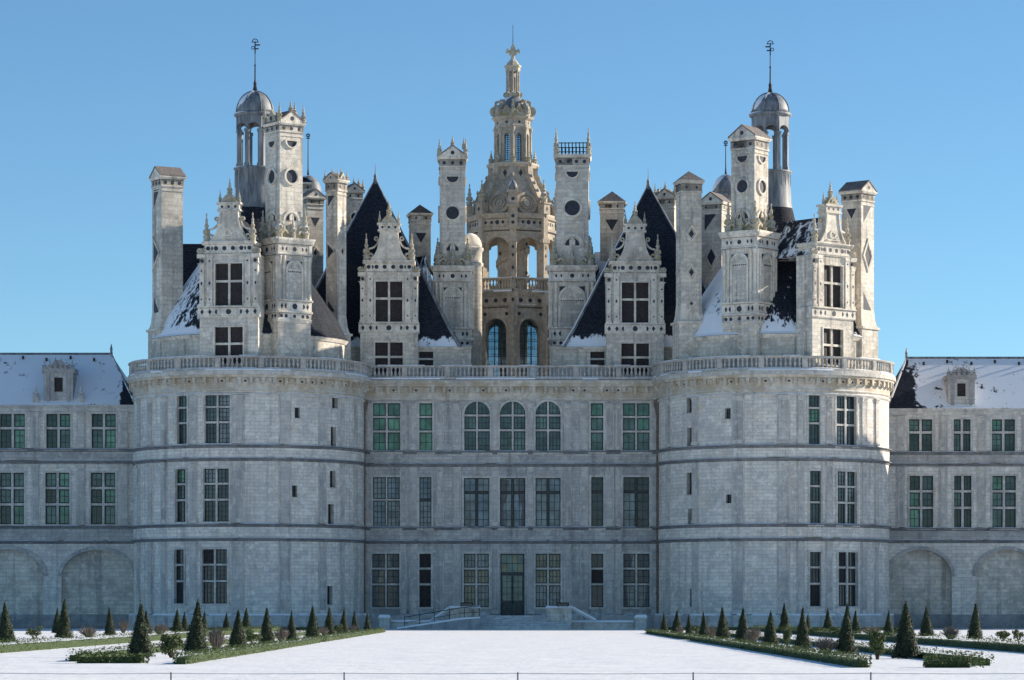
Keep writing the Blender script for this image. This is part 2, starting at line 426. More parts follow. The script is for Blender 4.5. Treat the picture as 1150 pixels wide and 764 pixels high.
def pilaster(F, root, u, z0, z1, w=.55, proud=.15, mat='pil', name='pilaster'):
    m = MB(); h = w/2; p = proud
    m.box(F, u-h-.13, u+h+.13, z0, z1, -.05, p*.45, 'trim')                       # backing strip
    m.box(F, u-h, u+h, z0+.32, z1-.4, -.04, p, mat)
    m.box(F, u-h-.08, u+h+.08, z0+.003, z0+.2, -.04, p+.09, 'trim'); m.box(F, u-h-.04, u+h+.04, z0+.2, z0+.32, -.04, p+.05, 'trim')
    m.box(F, u-h-.02, u+h+.02, z1-.4, z1-.35, -.04, p+.04, 'trim')
    m.prism(F, [(u-h, z1-.35), (u+h, z1-.35), (u+h+.04, z1-.1), (u-h-.04, z1-.1)], -.04, p+.05, 'trim')
    for s_ in (-1, 1): m.ring(F, u+s_*(h-.04), z1-.16, .0, .07, -.02, p+.09, 'trim', n=8)
    m.diamond(F, u, z1-.22, .06, .08, 'trim', p+.09)
    m.box(F, u-h-.09, u+h+.09, z1-.1, z1-.003, -.04, p+.1, 'trim')
    return m.build(name, root, root)

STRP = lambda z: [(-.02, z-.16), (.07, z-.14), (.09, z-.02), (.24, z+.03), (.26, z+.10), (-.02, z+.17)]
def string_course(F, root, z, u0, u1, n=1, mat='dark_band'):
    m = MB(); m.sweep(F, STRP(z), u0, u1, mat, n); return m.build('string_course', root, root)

def cornice(F, root, u0, u1, n, z0=19.25, pitch=.92):
    m = MB()
    pr = [(-.02, z0), (.09, z0+.04), (.14, z0+.14), (.08, z0+.18), (.08, z0+.66), (.18, z0+.72), (.18, z0+1.10), (.42, z0+1.16), (.46, z0+1.30), (.55, z0+1.40), (.58, z0+1.66), (.46, z0+1.70), (-.02, z0+1.70)]
    m.sweep(F, pr, u0, u1, 'ochre', n)
    k = int((u1-u0)/pitch); R = random.Random(3)
    for i in range(k):
        u = u0+(i+.5)*(u1-u0)/k
        if R.random() < .93:
            m.box(F, u-.13, u+.13, z0+.68, z0+1.14, .1, .40, 'ochre'); m.box(F, u-.09, u+.09, z0+.56, z0+.68, .05, .24, 'trim')
        if i < k-1: # shell niche between two brackets
            v = u+(u1-u0)/k/2
            m.ring(F, v, z0+.78, .16, .27, .15, .27, 'ochre', 0, pi, 8)
            if R.random() < .4: m.disc(F, v, z0+.86, .11, 'inlay', .19, n=8)
    return m.build('cornice', root, root)

BAL = {}
def balustrade(F, root, u0, u1, n, d0=.42, z0=20.95, pitch=.36, per=8, mat='balus', h=1.17):
    """plinth and rail as the part, pedestals and balusters below it"""
    m = MB(); d = d0
    m.sweep(F, [(d-.42, z0), (d+.03, z0), (d+.03, z0+.17), (d-.05, z0+.25), (d-.42, z0+.25)], u0, u1, mat, n)
    m.sweep(F, [(d-.40, z0+h-.17), (d-.02, z0+h-.17), (d+.05, z0+h-.09), (d+.05, z0+h), (d-.42, z0+h), (d-.44, z0+h-.09)], u0, u1, mat, n)
    RS = random.Random(int(abs(u0)*13)); kk = max(1, int((u1-u0)/1.3))       # rims of snow lying on the ledge and the rail
    for i in range(kk):
        a_ = u0+(u1-u0)*i/kk; b_ = u0+(u1-u0)*(i+1)/kk
        if RS.random() < .62: m.sweep(F, [(d+.03, z0+.002), (d+.10, z0+.002), (d+.10, z0+.05+RS.random()*.06), (d+.03, z0+.13)], a_, b_-.004, 'snow', 2)
        if RS.random() < .4: m.sweep(F, [(d-.38, z0+h+.002), (d+.02, z0+h+.002), (d, z0+h+.05), (d-.36, z0+h+.06)], a_, b_-.004, 'snow', 2)
    b = m.build('balustrade', root, root)
    L = root.location; zb = z0+.25; hb = h-.42
    key = (mat, round(hb, 2))
    if key not in BAL:
        q = MB(); q.lathe(0, 0, [(.10, 0), (.10, hb*.08), (.055, hb*.14), (.125, hb*.34), (.10, hb*.5), (.05, hb*.72), (.075, hb*.82), (.10, hb*.9), (.10, hb)], mat, 8)
        BAL[key] = q
    first = None; k = max(1, round((u1-u0)/(pitch*(per+1.6)))); step = (u1-u0)/k
    for i in range(k+1):
        u = u0+i*step
        p = MB(); p.box(F, u-.22, u+.22, z0+.25, z0+h-.17, d-.40, d+.02, mat)
        p.box(F, u-.13, u+.13, z0+.36, z0+h-.28, d-.0, d+.045, mat)
        p.build('pedestal', b, root)
        if i == k: break
        for j in range(per):
            x = F(u+.4+(step-.8)*j/(per-1), zb, d-.19)
            loc = (x[0]-L[0], x[1]-L[1], x[2]-L[2])
            if first is None:
                first = BAL[key].build('baluster', b); first.location = loc
            else: copy_under(first, b, loc)
    return b

def pinn(m, x, y, z, h, r, mat='lichen', n=8):
    m.lathe(x, y, [(r, z), (r, z+.16*h), (r*1.25, z+.17*h), (r*1.25, z+.21*h), (r*.6, z+.23*h), (r*1.0, z+.33*h), (r*1.05, z+.40*h), (r*.5, z+.46*h),
                   (r*.62, z+.52*h), (r*.78, z+.56*h), (r*.45, z+.60*h), (r*.36, z+.72*h), (r*.50, z+.76*h), (r*.22, z+.79*h), (r*.15, z+.9*h), (r*.3, z+.93*h), (.01, z+h)], mat, n, smooth=False)
    for k in range(4):       # little scrolls
        a = k*pi/2+pi/4; cx, cy = x+cos(a)*r*1.15, y+sin(a)*r*1.15
        m.lathe(cx, cy, [(.01, z+.26*h), (r*.36, z+.31*h), (r*.25, z+.38*h), (.01, z+.42*h)], mat, 5, smooth=False)
def pinnacle(x, y, z, h, r, parent, root, mat='lichen', name='pinnacle'):
    m = MB(); pinn(m, x, y, z, h, r, mat); return m.build(name, parent, root)
def scroll(m, F, u, z, s, sgn, d0, d1, mat):
    """S-shaped scroll leaning on a gable: an arc with a curl at the foot"""
    m.ring(F, u, z, s*.12, s*.34, d0, d1, mat, n=10)
    m.ring(F, u, z+s*1.0, s*.52, s*.72, d0, d1-.03, mat, -pi/2, 0 if sgn < 0 else -pi, 8)
def dentils(m, F, u0, u1, z, w, h, d0, d1, mat):
    k = max(2, int((u1-u0)/(w*2)))
    for i in range(k):
        u = u0+(u1-u0)*(i+.5)/k; m.box(F, u-w/2, u+w/2, z, z+h, d0, d1, mat)

def arms(F, d): return F

def dormer(root, x, y, yaw, dz=0.0, back=6.0, base=21.0, mat='carved', roofmat='slate', wb=None):
    """two-storey stone dormer, its front plane at (x, y); dz lifts everything above the floor"""
    F = Fr(x, y, yaw); Z = lambda z: z+dz
    big = (-1.13, 1.13, Z(25.95), Z(29.35)); low = (-1.17, 1.17, base+.5, Z(24.2))
    m = MB()
    m.wall(F, -2.42, 2.42, base, Z(25.0), [low], 'upper', depth=.4)
    m.wall(F, -2.42, 2.42, Z(25.0), Z(30.1), [big], 'upper', depth=.4)
    bk = -back; wbk = -(wb or back)
    for s_ in (-1, 1):
        u = s_*2.42
        m.add([F(u, base, 0), F(u, Z(30.1), 0), F(u, Z(30.1), wbk), F(u, base, wbk)], [[0, 1, 2, 3]], 'upper', [(0, base), (0, Z(30.1)), (-wbk, Z(30.1)), (-wbk, base)])
    # frieze band between the storeys
    m.sweep(F, [(-.01, Z(25.02)), (.10, Z(25.02)), (.16, Z(25.12)), (.12, Z(25.16)), (.12, Z(25.72)), (.24, Z(25.80)), (.24, Z(25.88)), (-.01, Z(25.88))], -2.56, 2.56, mat)
    for s_ in (-1, 1): m.box(F, s_*2.42-.12, s_*2.42+.12, Z(25.02), Z(25.88), -1.6, .1, mat)
    dentils(m, F, -2.5, 2.5, Z(25.73), .06, .06, .12, .2, 'inlay')
    for u, k in ((-2.2, 'd'), (-1.55, 'd'), (-.95, 'o'), (0, 'c'), (.95, 'o'), (1.55, 'd'), (2.2, 'd')):
        z = Z(25.43)
        if k == 'd': m.diamond(F, u, z, .15, .23, 'inlay', .132)
        elif k == 'c': m.disc(F, u, z, .22, 'inlay', .132)
        else: m.disc(F, u, z, .19, 'inlay', .132, pi/2 if u < 0 else -pi/2, pi*1.5 if u < 0 else pi/2, 8)
    # shoulder entablature over the outer piers and the upper one over the window
    for s_ in (-1, 1):
        u0, u1 = sorted((s_*1.9, s_*2.62))
        m.sweep(F, [(-.01, Z(29.78)), (.16, Z(29.8)), (.2, Z(29.92)), (.26, Z(30.1)), (-.01, Z(30.16))], u0, u1, mat)
        m.box(F, u0+.05, u1-.05, Z(29.3), Z(29.36), -.01, .2, mat)
        for k in range(3):
            uu = s_*(2.02+k*.22); m.lathe(*F(uu, 0, .05)[:2], [(.11, Z(30.16)), (.15, Z(30.3)), (.09, Z(30.45)), (.14, Z(30.56-.06*k)), (.01, Z(30.72-.1*k))], 'lichen', 6, smooth=False)
        m.ring(F, s_*2.42, Z(30.38), .07, .24, -.1, .12, 'lichen', n=8)
        m.disc(F, s_*2.22, Z(29.58), .14, 'inlay', .21, n=10)
    m.box(F, -2.0, 2.0, Z(30.1), Z(30.3), -2.0, .12, mat)
    m.box(F, -2.0, 2.0, Z(30.3), Z(30.86), -2.0, .06, mat)
    m.sweep(F, [(-2.0, Z(30.86)), (.1, Z(30.86)), (.2, Z(30.98)), (.3, Z(31.05)), (.3, Z(31.14)), (-2.0, Z(31.14))], -2.2, 2.2, mat)
    dentils(m, F, -2.0, 2.0, Z(30.88), .06, .07, .06, .14, 'inlay'); dentils(m, F, -1.9, 1.9, Z(30.13), .06, .07, .06, .13, 'inlay')
    for u in (-1.05, -.0, 1.05)[::2]+(-.36, .36): m.disc(F, u*1.0, Z(30.58), .18, 'inlay', .072, n=12)
    for s_ in (-1, 1):
        m.disc(F, s_*1.72, Z(30.58), .17, 'inlay', .072, n=12)
        m.disc(F, s_*1.44, Z(30.58), .16, 'inlay', .072, pi/2 if s_ > 0 else -pi/2, pi*1.5 if s_ > 0 else pi/2, 8)
    d = m.build('dormer', root, root)
    # piers
    for s_ in (-1, 1):
        for u, w, mot in ((s_*1.58, .46, 1), (s_*2.24, .36, 1)):
            p = MB(); z1 = Z(29.3 if abs(u) > 2 else 30.1)
            p.box(F, u-w/2, u+w/2, Z(26.1), z1-.3, -.02, .14, mat); p.box(F, u-w/2-.06, u+w/2+.06, Z(25.88), Z(26.1), -.02, .2, mat)
            p.prism(F, [(u-w/2, z1-.3), (u+w/2, z1-.3), (u+w/2+.07, z1), (u-w/2-.07, z1)], -.02, .19, mat)
            p.diamond(F, u, Z(27.75), .10, .17, 'inlay', .152); p.disc(F, u, Z(26.45), .07, 'inlay', .152, n=8); p.disc(F, u, z1-.55, .08, 'inlay', .152, n=8)
            p.build('pilaster', d, root)
    def win(o, rows):  # mullioned shuttered window
        a, b, c, e = o; w = MB()
        w.box(F, -.09, .09, c, e, -.32, -.12, mat)
        tot = e-c; zz = c+tot*rows
        w.box(F, a, -.09, zz-.09, zz+.09, -.321, -.119, mat); w.box(F, .09, b, zz-.09, zz+.09, -.321, -.119, mat)
        for s_ in (0, 1):
            u0, u1 = ((a, -.09), (.09, b))[s_]
            w.box(F, u0, u1, c, zz-.09, -.36, -.27, 'shutter'); w.box(F, u0, u1, zz+.09, e, -.36, -.27, 'shutter')
            for k in range(1, 4):
                x = u0+(u1-u0)*k/4; w.box(F, x-.012, x+.012, c, zz-.09, -.275, -.255, 'iron')
        w.box(F, a-.1, b+.1, c-.12, c, -.3, .1, mat)
        for s_ in (-1, 1): w.box(F, s_*(b+.06)-.06, s_*(b+.06)+.06, c, e+.1, -.02, .07, mat)
        w.box(F, a, b, e, e+.1, -.02, .072, mat)
        w.build('window', d, root)
    win(big, .58); win(low, .55)
    # curved gable
    g = MB()
    prof = [(1.62, 31.14), (1.5, 31.3), (1.22, 31.62), (1.0, 32.1), (.86, 32.7), (.78, 33.35), (.78, 33.6)]
    poly = [(-u, Z(z)) for u, z in prof]+[(u, Z(z)) for u, z in prof[::-1]]
    g.prism(F, poly, -.9, -.02, mat)
    ip = [(u*.72, 31.3+(z-31.14)*.82) for u, z in prof]
    for s_ in (-1, 1):
        for (u0, z0), (u1, z1) in zip(prof[1:], prof[2:]):
            g.prism(F, [(s_*u0, Z(z0)), (s_*u1, Z(z1)), (s_*(u1-.16), Z(z1)), (s_*(u0-.16), Z(z0))], -.02, .08, mat)
    # relief figure in the gable: a low salamander-like coil
    g.ring(F, -.1, Z(31.85), .18, .34, -.02, .10, mat, .3, 5.4, 12); g.ring(F, .38, Z(31.72), .12, .24, -.02, .09, mat, 2.0, 6.2, 9)
    g.box(F, -.75, .75, Z(31.36), Z(31.46), -.02, .09, mat)
    g.box(F, -.95, .95, Z(33.6), Z(33.74), -.92, .14, mat); g.box(F, -.86, .86, Z(33.74), Z(34.14), -.85, .06, mat); g.box(F, -1.0, 1.0, Z(34.14), Z(34.3), -.95, .18, mat)
    for u in (-.55, 0, .55): g.disc(F, u, Z(33.94), .11, 'inlay', .072, n=10)
    g.prism(F, [(-.72, Z(34.3)), (.72, Z(34.3)), (.5, Z(34.62)), (.2, Z(34.95)), (-.2, Z(34.95)), (-.5, Z(34.62))], -.6, .04, 'lichen')
    g.ring(F, 0, Z(34.5), .1, .28, -.02, .12, 'lichen', 0, pi, 10)
    g.build('gable', d, root)
    X = F(0, 0, -.3); pinnacle(X[0], X[1], Z(34.9), 1.35, .2, d, root)
    for s_ in (-1, 1):
        X = F(s_*.8, 0, -.3); pinnacle(X[0], X[1], Z(34.3), 1.05, .12, d, root)
        X = F(s_*1.92, 0, -.25); pinnacle(X[0], X[1], Z(31.14), 2.35, .25, d, root, 'lichen')
        sc = MB()
        # open scroll between pinnacle and gable
        sc.ring(F, s_*1.7, Z(32.95), .72, .86, -.4, -.2, mat, (-pi/2 if s_ > 0 else -pi/2), (-pi if s_ > 0 else 0), 10)
        sc.ring(F, s_*1.55, Z(31.55), .1, .26, -.4, -.15, 'lichen', n=9); sc.ring(F, s_*1.08, Z(33.0), .08, .2, -.4, -.18, 'lichen', n=8)
        sc.build('scroll', d, root)
    # slate roof running back from the gable
    r = MB(); zt = Z(33.4); ze = Z(30.1)
    A = [F(-2.3, ze, -.9), F(2.3, ze, -.9), F(0, zt, -.9), F(-2.3, ze, bk), F(2.3, ze, bk), F(0, zt, bk)]
    r.add(A, [[0, 1, 2], [3, 5, 4], [0, 2, 5, 3], [1, 4, 5, 2], [0, 3, 4, 1]], roofmat)
    r.build('roof', d, root)
    return d

def motif(m, F, kind, z, w, mat='carved', d=0.0):
    h = w/2
    if kind == 'circle':
        m.ring(F, 0, z, h*.50, h*.66, -.02, d+.15, mat, n=20); m.disc(F, 0, z, h*.51, 'inlay', d+.012, n=20)
    elif kind == 'half':
        m.disc(F, 0, z+h*.2, h*.5, 'inlay', d+.014, pi, 2*pi, 12); m.box(F, -h*.55, h*.55, z+h*.2, z+h*.28, -.02, d+.07, mat)
        m.ring(F, 0, z+h*.2, h*.5, h*.62, -.02, d+.13, mat, pi, 2*pi, 12)
    elif kind == 'arch':
        m.ring(F, 0, z-h*.3, h*.62, h*.8, -.02, d+.12, mat, 0, pi, 14); m.disc(F, 0, z-h*.3, h*.5, 'inlay', d+.014, 0, pi, 12)
        m.prism(F, [(-h*.2, z-h*.3), (h*.2, z-h*.3), (h*.2, z+h*.05), (0, z+h*.3), (-h*.2, z+h*.05)], -.02, d+.1, mat)
    elif kind == 'triL':   # half lozenge against the left edge
        m.prism(F, [(-h*.72, z-h*1.0), (h*.35, z), (-h*.72, z+h*1.0)], -.02, d+.012, 'inlay')
        for a, b in (((-h*.78, z-h*1.45), (h*.75, z)), ((h*.75, z), (-h*.78, z+h*1.45))):
            m.prism(F, [(a[0], a[1]-.14), (b[0], b[1]-.14), (b[0], b[1]+.10), (a[0], a[1]+.10)], -.02, d+.13, mat)
    elif kind == 'triD': m.prism(F, [(-h*.62, z+h*.5), (h*.62, z+h*.5), (0, z-h*.6)], -.02, d+.012, 'inlay')
    elif kind == 'triQ': m.prism(F, [(-h*.7, z+h*.7), (h*.55, z+h*.7), (-h*.7, z-h*.9)], -.02, d+.012, 'inlay')
    elif kind == 'triB': m.prism(F, [(-h*.7, z-h*.8), (h*.65, z-h*.8), (-h*.7, z+h*.9)], -.02, d+.012, 'inlay')
    elif kind == 'loz':
        k = 1.45
        for p, q in (((-h*.62, 0), (0, h*.62*k)), ((0, h*.62*k), (h*.62, 0)), ((h*.62, 0), (0, -h*.62*k)), ((0, -h*.62*k), (-h*.62, 0))):
            s = .76; m.prism(F, [(p[0], z+p[1]), (q[0], z+q[1]), (q[0]*s, z+q[1]*s), (p[0]*s, z+p[1]*s)], -.02, d+.14, mat)
        m.diamond(F, 0, z, h*.27, h*.4, 'inlay', d+.012)
    elif kind == 'bigloz':
        k = 2.0
        for p, q in (((-h*.8, 0), (0, h*.8*k)), ((0, h*.8*k), (h*.8, 0)), ((h*.8, 0), (0, -h*.8*k)), ((0, -h*.8*k), (-h*.8, 0))):
            s = .72; m.prism(F, [(p[0], z+p[1]), (q[0], z+q[1]), (q[0]*s, z+q[1]*s), (p[0]*s, z+p[1]*s)], -.02, d+.1, mat)
        m.diamond(F, 0, z, h*.5, h*.95, 'inlay', d+.012)
    elif kind == 'gab':
        for s_ in (-1, 1): m.prism(F, [(s_*h*.7, z-h*.4), (0, z+h*.5), (0, z+h*.26), (s_*h*.5, z-h*.4)], -.02, d+.07, mat)
        m.disc(F, 0, z-h*.2, h*.16, 'inlay', d+.012, n=8)

def chimney(root, x, y, yaw, w, z0, z1, zt, motifs, crown='gable', base=None, mat='upper', name='chimney', capmat='carved', roofm='slate', dots=3):
    """square stack: shaft z0..z1, capital z1..zt, crown above; base = (width, z0, z1) ornate, or plain socle"""
    m = MB(); h = w/2
    FS = sides(x, y, h, yaw)
    for k, F in enumerate(FS):
        m.wall(F, -h, h, z0, z1, [], mat, du=9)
        for kk, kind, z, sc in motifs:
            if kk == k or kk == -1: motif(m, F, kind, z, w*sc)
        m.box(F, -h-.04, h+.04, z1-.32, z1-.24, -.02, .06, capmat)
    c = m.build(name, root, root)
    cp = MB(); hc = zt-z1
    for k, F in enumerate(sides(x, y, h, yaw)):
        cp.sweep(F, [(-h, z1), (.07, z1), (.1, z1+hc*.12), (.05, z1+hc*.16), (.05, z1+hc*.68), (.16, z1+hc*.75), (.24, z1+hc*.9), (.24, zt), (-h, zt)], -h-.05, h+.05, capmat)
        for i in range(dots):
            u = -h+w*(i+.5)/dots
            (cp.diamond if dots == 2 else cp.disc)(F, u, z1+hc*.42, *((.1, .16) if dots == 2 else (min(.15, w*.085),)), 'inlay', .062)
        dentils(cp, F, -h, h, z1+hc*.66, .06, .07, .05, .12, 'inlay')
    # corner fillers of the cornice
    o = sides(x, y, 0, yaw)[0]
    cp.box(o, -h-.22, h+.22, zt-hc*.12, zt-.003, -h-.22, h+.22, capmat)
    cap = cp.build('cap', c, root)
    if crown in ('gable', 'gable2', 'pinn'):
        g = MB(); gh = w*.42; q = h+.16
        along = 1 if crown == 'gable2' else 0
        F0 = sides(x, y, 0, yaw)[along]
        g.prism(F0, [(-q, zt), (q, zt), (0, zt+gh)], q-.1, q, capmat); g.prism(F0, [(-q, zt), (q, zt), (0, zt+gh)], -q, -q+.1, capmat)
        for s_ in (-1, 1):
            g.prism(F0, [(s_*q*1.04, zt+.02), (s_*q*1.04, zt+.1), (0, zt+gh+.12), (0, zt+gh+.0)], -q-.05, q+.05, 'tile')
        g.disc(F0, 0, zt+gh*.36, w*.08, 'inlay', q+.012, n=10)
        if crown == 'pinn':
            for F in sides(x, y, q, yaw): g.prism(F, [(-h*.8, zt), (h*.8, zt), (h*.45, zt+gh*.55), (0, zt+gh*1.25), (-h*.45, zt+gh*.55)], -.25, -.02, 'lichen'); g.disc(F, 0, zt+gh*.42, w*.09, 'inlay', -.005, n=10)
        g.build('gable', c, root)
        if crown == 'pinn':
            for sx in (-1, 1):
                for sy in (-1, 1):
                    X = F0(sx*(h+.05), 0, sy*(h+.05)); pinnacle(X[0], X[1], zt, w*.72, w*.085, c, root)
            for F in sides(x, y, h+.02, yaw)[:2]: X = F(0, 0, -.1); pinnacle(X[0], X[1], zt+gh*.9, w*.48, w*.07, c, root)
    elif crown == 'hip':
        g = MB(); q = h+.2; F0 = sides(x, y, 0, yaw)[0]
        P = [F0(a, zt, b) for a, b in ((-q, q), (q, q), (q, -q), (-q, -q))]+[F0(0, zt+w*.5, 0)]
        g.add(P, [[0, 1, 4], [1, 2, 4], [2, 3, 4], [3, 0, 4]], roofm); g.build('roof', c, root)
    elif crown == 'iron':
        g = MB(); F0 = sides(x, y, 0, yaw)[0]
        for F in sides(x, y, h, yaw):
            for z in (zt+.18, zt+.95): g.box(F, -h, h, z, z+.07, -.04, .03, 'iron')
            for i in range(9): u = -h+w*(i+.5)/9; g.box(F, u-.045, u+.045, zt, zt+1.05, -.03, .02, 'iron')
        g.build('iron_cresting', c, root)
        for sx in (-1, 1):
            for sy in (-1, 1): X = F0(sx*h, 0, sy*h); pinnacle(X[0], X[1], zt, w*.84, w*.075, c, root)
    if base:
        bw, b0, b1, kind = base; bh = bw/2
        b = MB()
        if kind == 'plain':
            for F in sides(x, y, bh, yaw):
                b.wall(F, -bh, bh, b0, b1-1.5, [], mat, du=9)
                P = [F(-bh-.06, b1-1.5, .06), F(bh+.06, b1-1.5, .06), F(h, b1, -(bh-h)), F(-h, b1, -(bh-h))]
                b.sweep(F, [(-.1, b1-1.72), (.16, b1-1.68), (.16, b1-1.5), (-.1, b1-1.5)], -bh-.06, bh+.06, capmat)
                # flared foot of the shaft
                pr = [(0, 0), (.25, .35), (.55, .62), (1, .85)]
                for (f0, g0), (f1, g1) in zip([(0, 0), (.35, .12), (.7, .4)], [(.35, .12), (.7, .4), (1, 1)]):
                    w0 = bh+(h-bh)*f0; w1 = bh+(h-bh)*f1
                    b.add([F(-w0, b1-1.5+1.5*g0, w0-bh), F(w0, b1-1.5+1.5*g0, w0-bh), F(w1, b1-1.5+1.5*g1, w1-bh), F(-w1, b1-1.5+1.5*g1, w1-bh)], [[0, 1, 2, 3]], capmat)
        else: ornate_base(b, x, y, yaw, bw, b0, b1)
        bo = b.build('base', c, root)
        if kind != 'plain':
            cr = MB(); F0 = sides(x, y, 0, yaw)[0]
            for F in sides(x, y, h+.06, yaw):      # little gables and arches against the shaft foot
                cr.prism(F, [(-h*.95, b1), (h*.95, b1), (h*.6, b1+.7), (0, b1+1.25), (-h*.6, b1+.7)], -.2, .1, 'lichen')
                cr.ring(F, 0, b1+.3, .22, .4, .05, .2, 'lichen', 0, pi, 9); cr.disc(F, 0, b1+.3, .2, 'inlay', .11, 0, pi, 8)
                for s_ in (-1, 1): cr.ring(F, s_*h*.85, b1+.8, .12, .32, -.1, .15, 'lichen', n=9)
            for F in sides(x, y, bh-.12, yaw):
                for s_ in (-.5, .5): cr.ring(F, s_*bh, b1+.38, .16, .32, -.2, .05, 'lichen', 0, pi, 8)
            cr.build('cresting', c, root)
            for sx in (-1, 1):
                for sy in (-1, 1):
                    X = F0(sx*(bh-.32), 0, sy*(bh-.32)); pinnacle(X[0], X[1], b1, 2.5, .3, c, root)
            for F in sides(x, y, bh-.2, yaw)[:4]: X = F(0, 0, 0); pinnacle(X[0], X[1], b1, 1.9, .2, c, root)
    return c

def ornate_base(b, x, y, yaw, w, z0, z1):
    """storey below a great chimney: inlaid friezes, corner shafts, blind arches, entablature"""
    h = w/2; E = z1-1.45; A = z0+4.3       # entablature foot, top of the double frieze
    for F in sides(x, y, h, yaw):
        b.wall(F, -h, h, z0-1.5, z1, [], 'upper', du=9)
        b.sweep(F, [(-.2, z0+2.5), (.05, z0+2.5), (.12, z0+2.75), (.04, z0+2.8), (.04, z0+3.2), (.2, z0+3.28), (.2, z0+3.4), (.08, z0+3.45), (.08, z0+4.15), (.24, z0+4.25), (.24, z0+4.35), (-.2, z0+4.4)], -h-.04, h+.04, 'carved')
        for u, k in ((-.78, 'd'), (-.5, 'o'), (0, 'c'), (.5, 'o'), (.78, 'd')):
            uu = u*h
            if k == 'd': b.diamond(F, uu, z0+3.8, .13, .25, 'inlay', .092)
            elif k == 'c': b.disc(F, uu, z0+3.8, .24, 'inlay', .092)
            else: b.disc(F, uu, z0+3.8, .2, 'inlay', .092, pi/2 if u < 0 else -pi/2, 1.5*pi if u < 0 else pi/2, 8)
            b.disc(F, uu*1.02, z0+3.0, .15, 'inlay', .052, n=9)
        dentils(b, F, -h, h, z0+3.22, .06, .06, .04, .14, 'inlay'); dentils(b, F, -h, h, z0+4.17, .06, .06, .08, .17, 'inlay')
        for s_ in (-1, 1):           # paired shafts at the corner
            for k in (0, 1):
                u = s_*(h-.16-.38*k)
                b.lathe(*F(u, 0, .02)[:2], [(.17, A), (.17, A+.2), (.125, A+.25), (.125, E-.45), (.15, E-.4), (.2, E-.12), (.2, E)], 'carved', 8)
        r = h-.92
        zc = E-.55-r*.9 if r < 1.2 else E-.4-r
        b.ring(F, 0, zc, r, r+.17, -.12, .10, 'carved', 0, pi, 14)
        for s_ in (-1, 1):
            b.box(F, s_*(r+.085)-.085, s_*(r+.085)+.085, A, zc, -.12, .102, 'carved')
            b.prism(F, [(s_*(r+.1), zc+r*1.1), (s_*(r+.1), zc+r*.62), (s_*(r*.55), zc+r*1.1)], -.12, .014, 'inlay')
        b.box(F, -r, r, zc-.08, zc+.08, -.12, .07, 'carved'); dentils(b, F, -r, r, zc-.18, .09, .1, -.05, .03, 'inlay'); b.ring(F, 0, zc+.08, r*.25, r*.42, -.05, .06, 'carved', 0, pi, 10)
        b.sweep(F, [(-.2, E), (.1, E), (.16, E+.18), (.06, E+.24), (.06, E+.9), (.2, E+1.0), (.34, E+1.28), (.36, E+1.45), (-.2, E+1.45)], -h-.1, h+.1, 'carved')
        for u, k in ((-.72, 'd'), (-.45, 'o'), (0, 'c'), (.45, 'o'), (.72, 'd')):
            uu = u*h
            if k == 'd': b.diamond(F, uu, E+.57, .11, .2, 'inlay', .072)
            elif k == 'c': b.disc(F, uu, E+.57, .19, 'inlay', .072, n=12)
            else: b.disc(F, uu, E+.57, .15, 'inlay', .072, pi/2 if u < 0 else -pi/2, 1.5*pi if u < 0 else pi/2, 8)
        dentils(b, F, -h, h, E+.92, .07, .07, .06, .16, 'inlay'); dentils(b, F, -h, h, E+.03, .06, .07, .06, .14, 'inlay')
    F0 = sides(x, y, 0, yaw)[0]
    b.box(F0, -h-.3, h+.3, z1-.14, z1+.004, -h-.3, h+.3, 'carved')

M['tile'] = simple('brown_stone_tiles', (.20, .175, .16), .8)
M['wire'] = simple('grey_wire', (.38, .38, .40), .6)
M['post'] = simple('grey_post', (.12, .12, .125), .7)
M['snowtread'] = stone('snow_dusted_treads', (.70, .72, .75), (.55, .56, .58), None, (.35, .36, .38), .6, brick=False, snow=0, seed=12)
# ------------------------------------------------------------------ the ground
g = MB()
import itertools
n = 40; ext = [-4000, -1500, -600, -250]+[-120+i*12 for i in range(21)]+[250, 600, 1500, 4000]
vs = [(x, y-100, 0) for x in ext for y in ext]; k = len(ext)
g.add(vs, [[i*k+j, (i+1)*k+j, (i+1)*k+j+1, i*k+j+1] for i in range(k-1) for j in range(k-1)], 'snow', smooth=True)
o = g.build('snow_ground'); o['kind'] = 'structure'

R0 = 9.62; CXL, CXR = -21.98, 21.94
def tu(cx, p):
    """pixel column on the front of a round tower -> arc length from its front line"""
    y = -9.0
    for _ in range(12):
        X = max(-.999, min(.999, (px(p, y)-cx)/R0)); y = -R0*sqrt(1-X*X)
    return R0*asin(X)
def tz(p): return EYE+(HY-p)/(SC*DC/(DC-9.3))
STR = [14.85, 13.78, 8.45, 7.30]

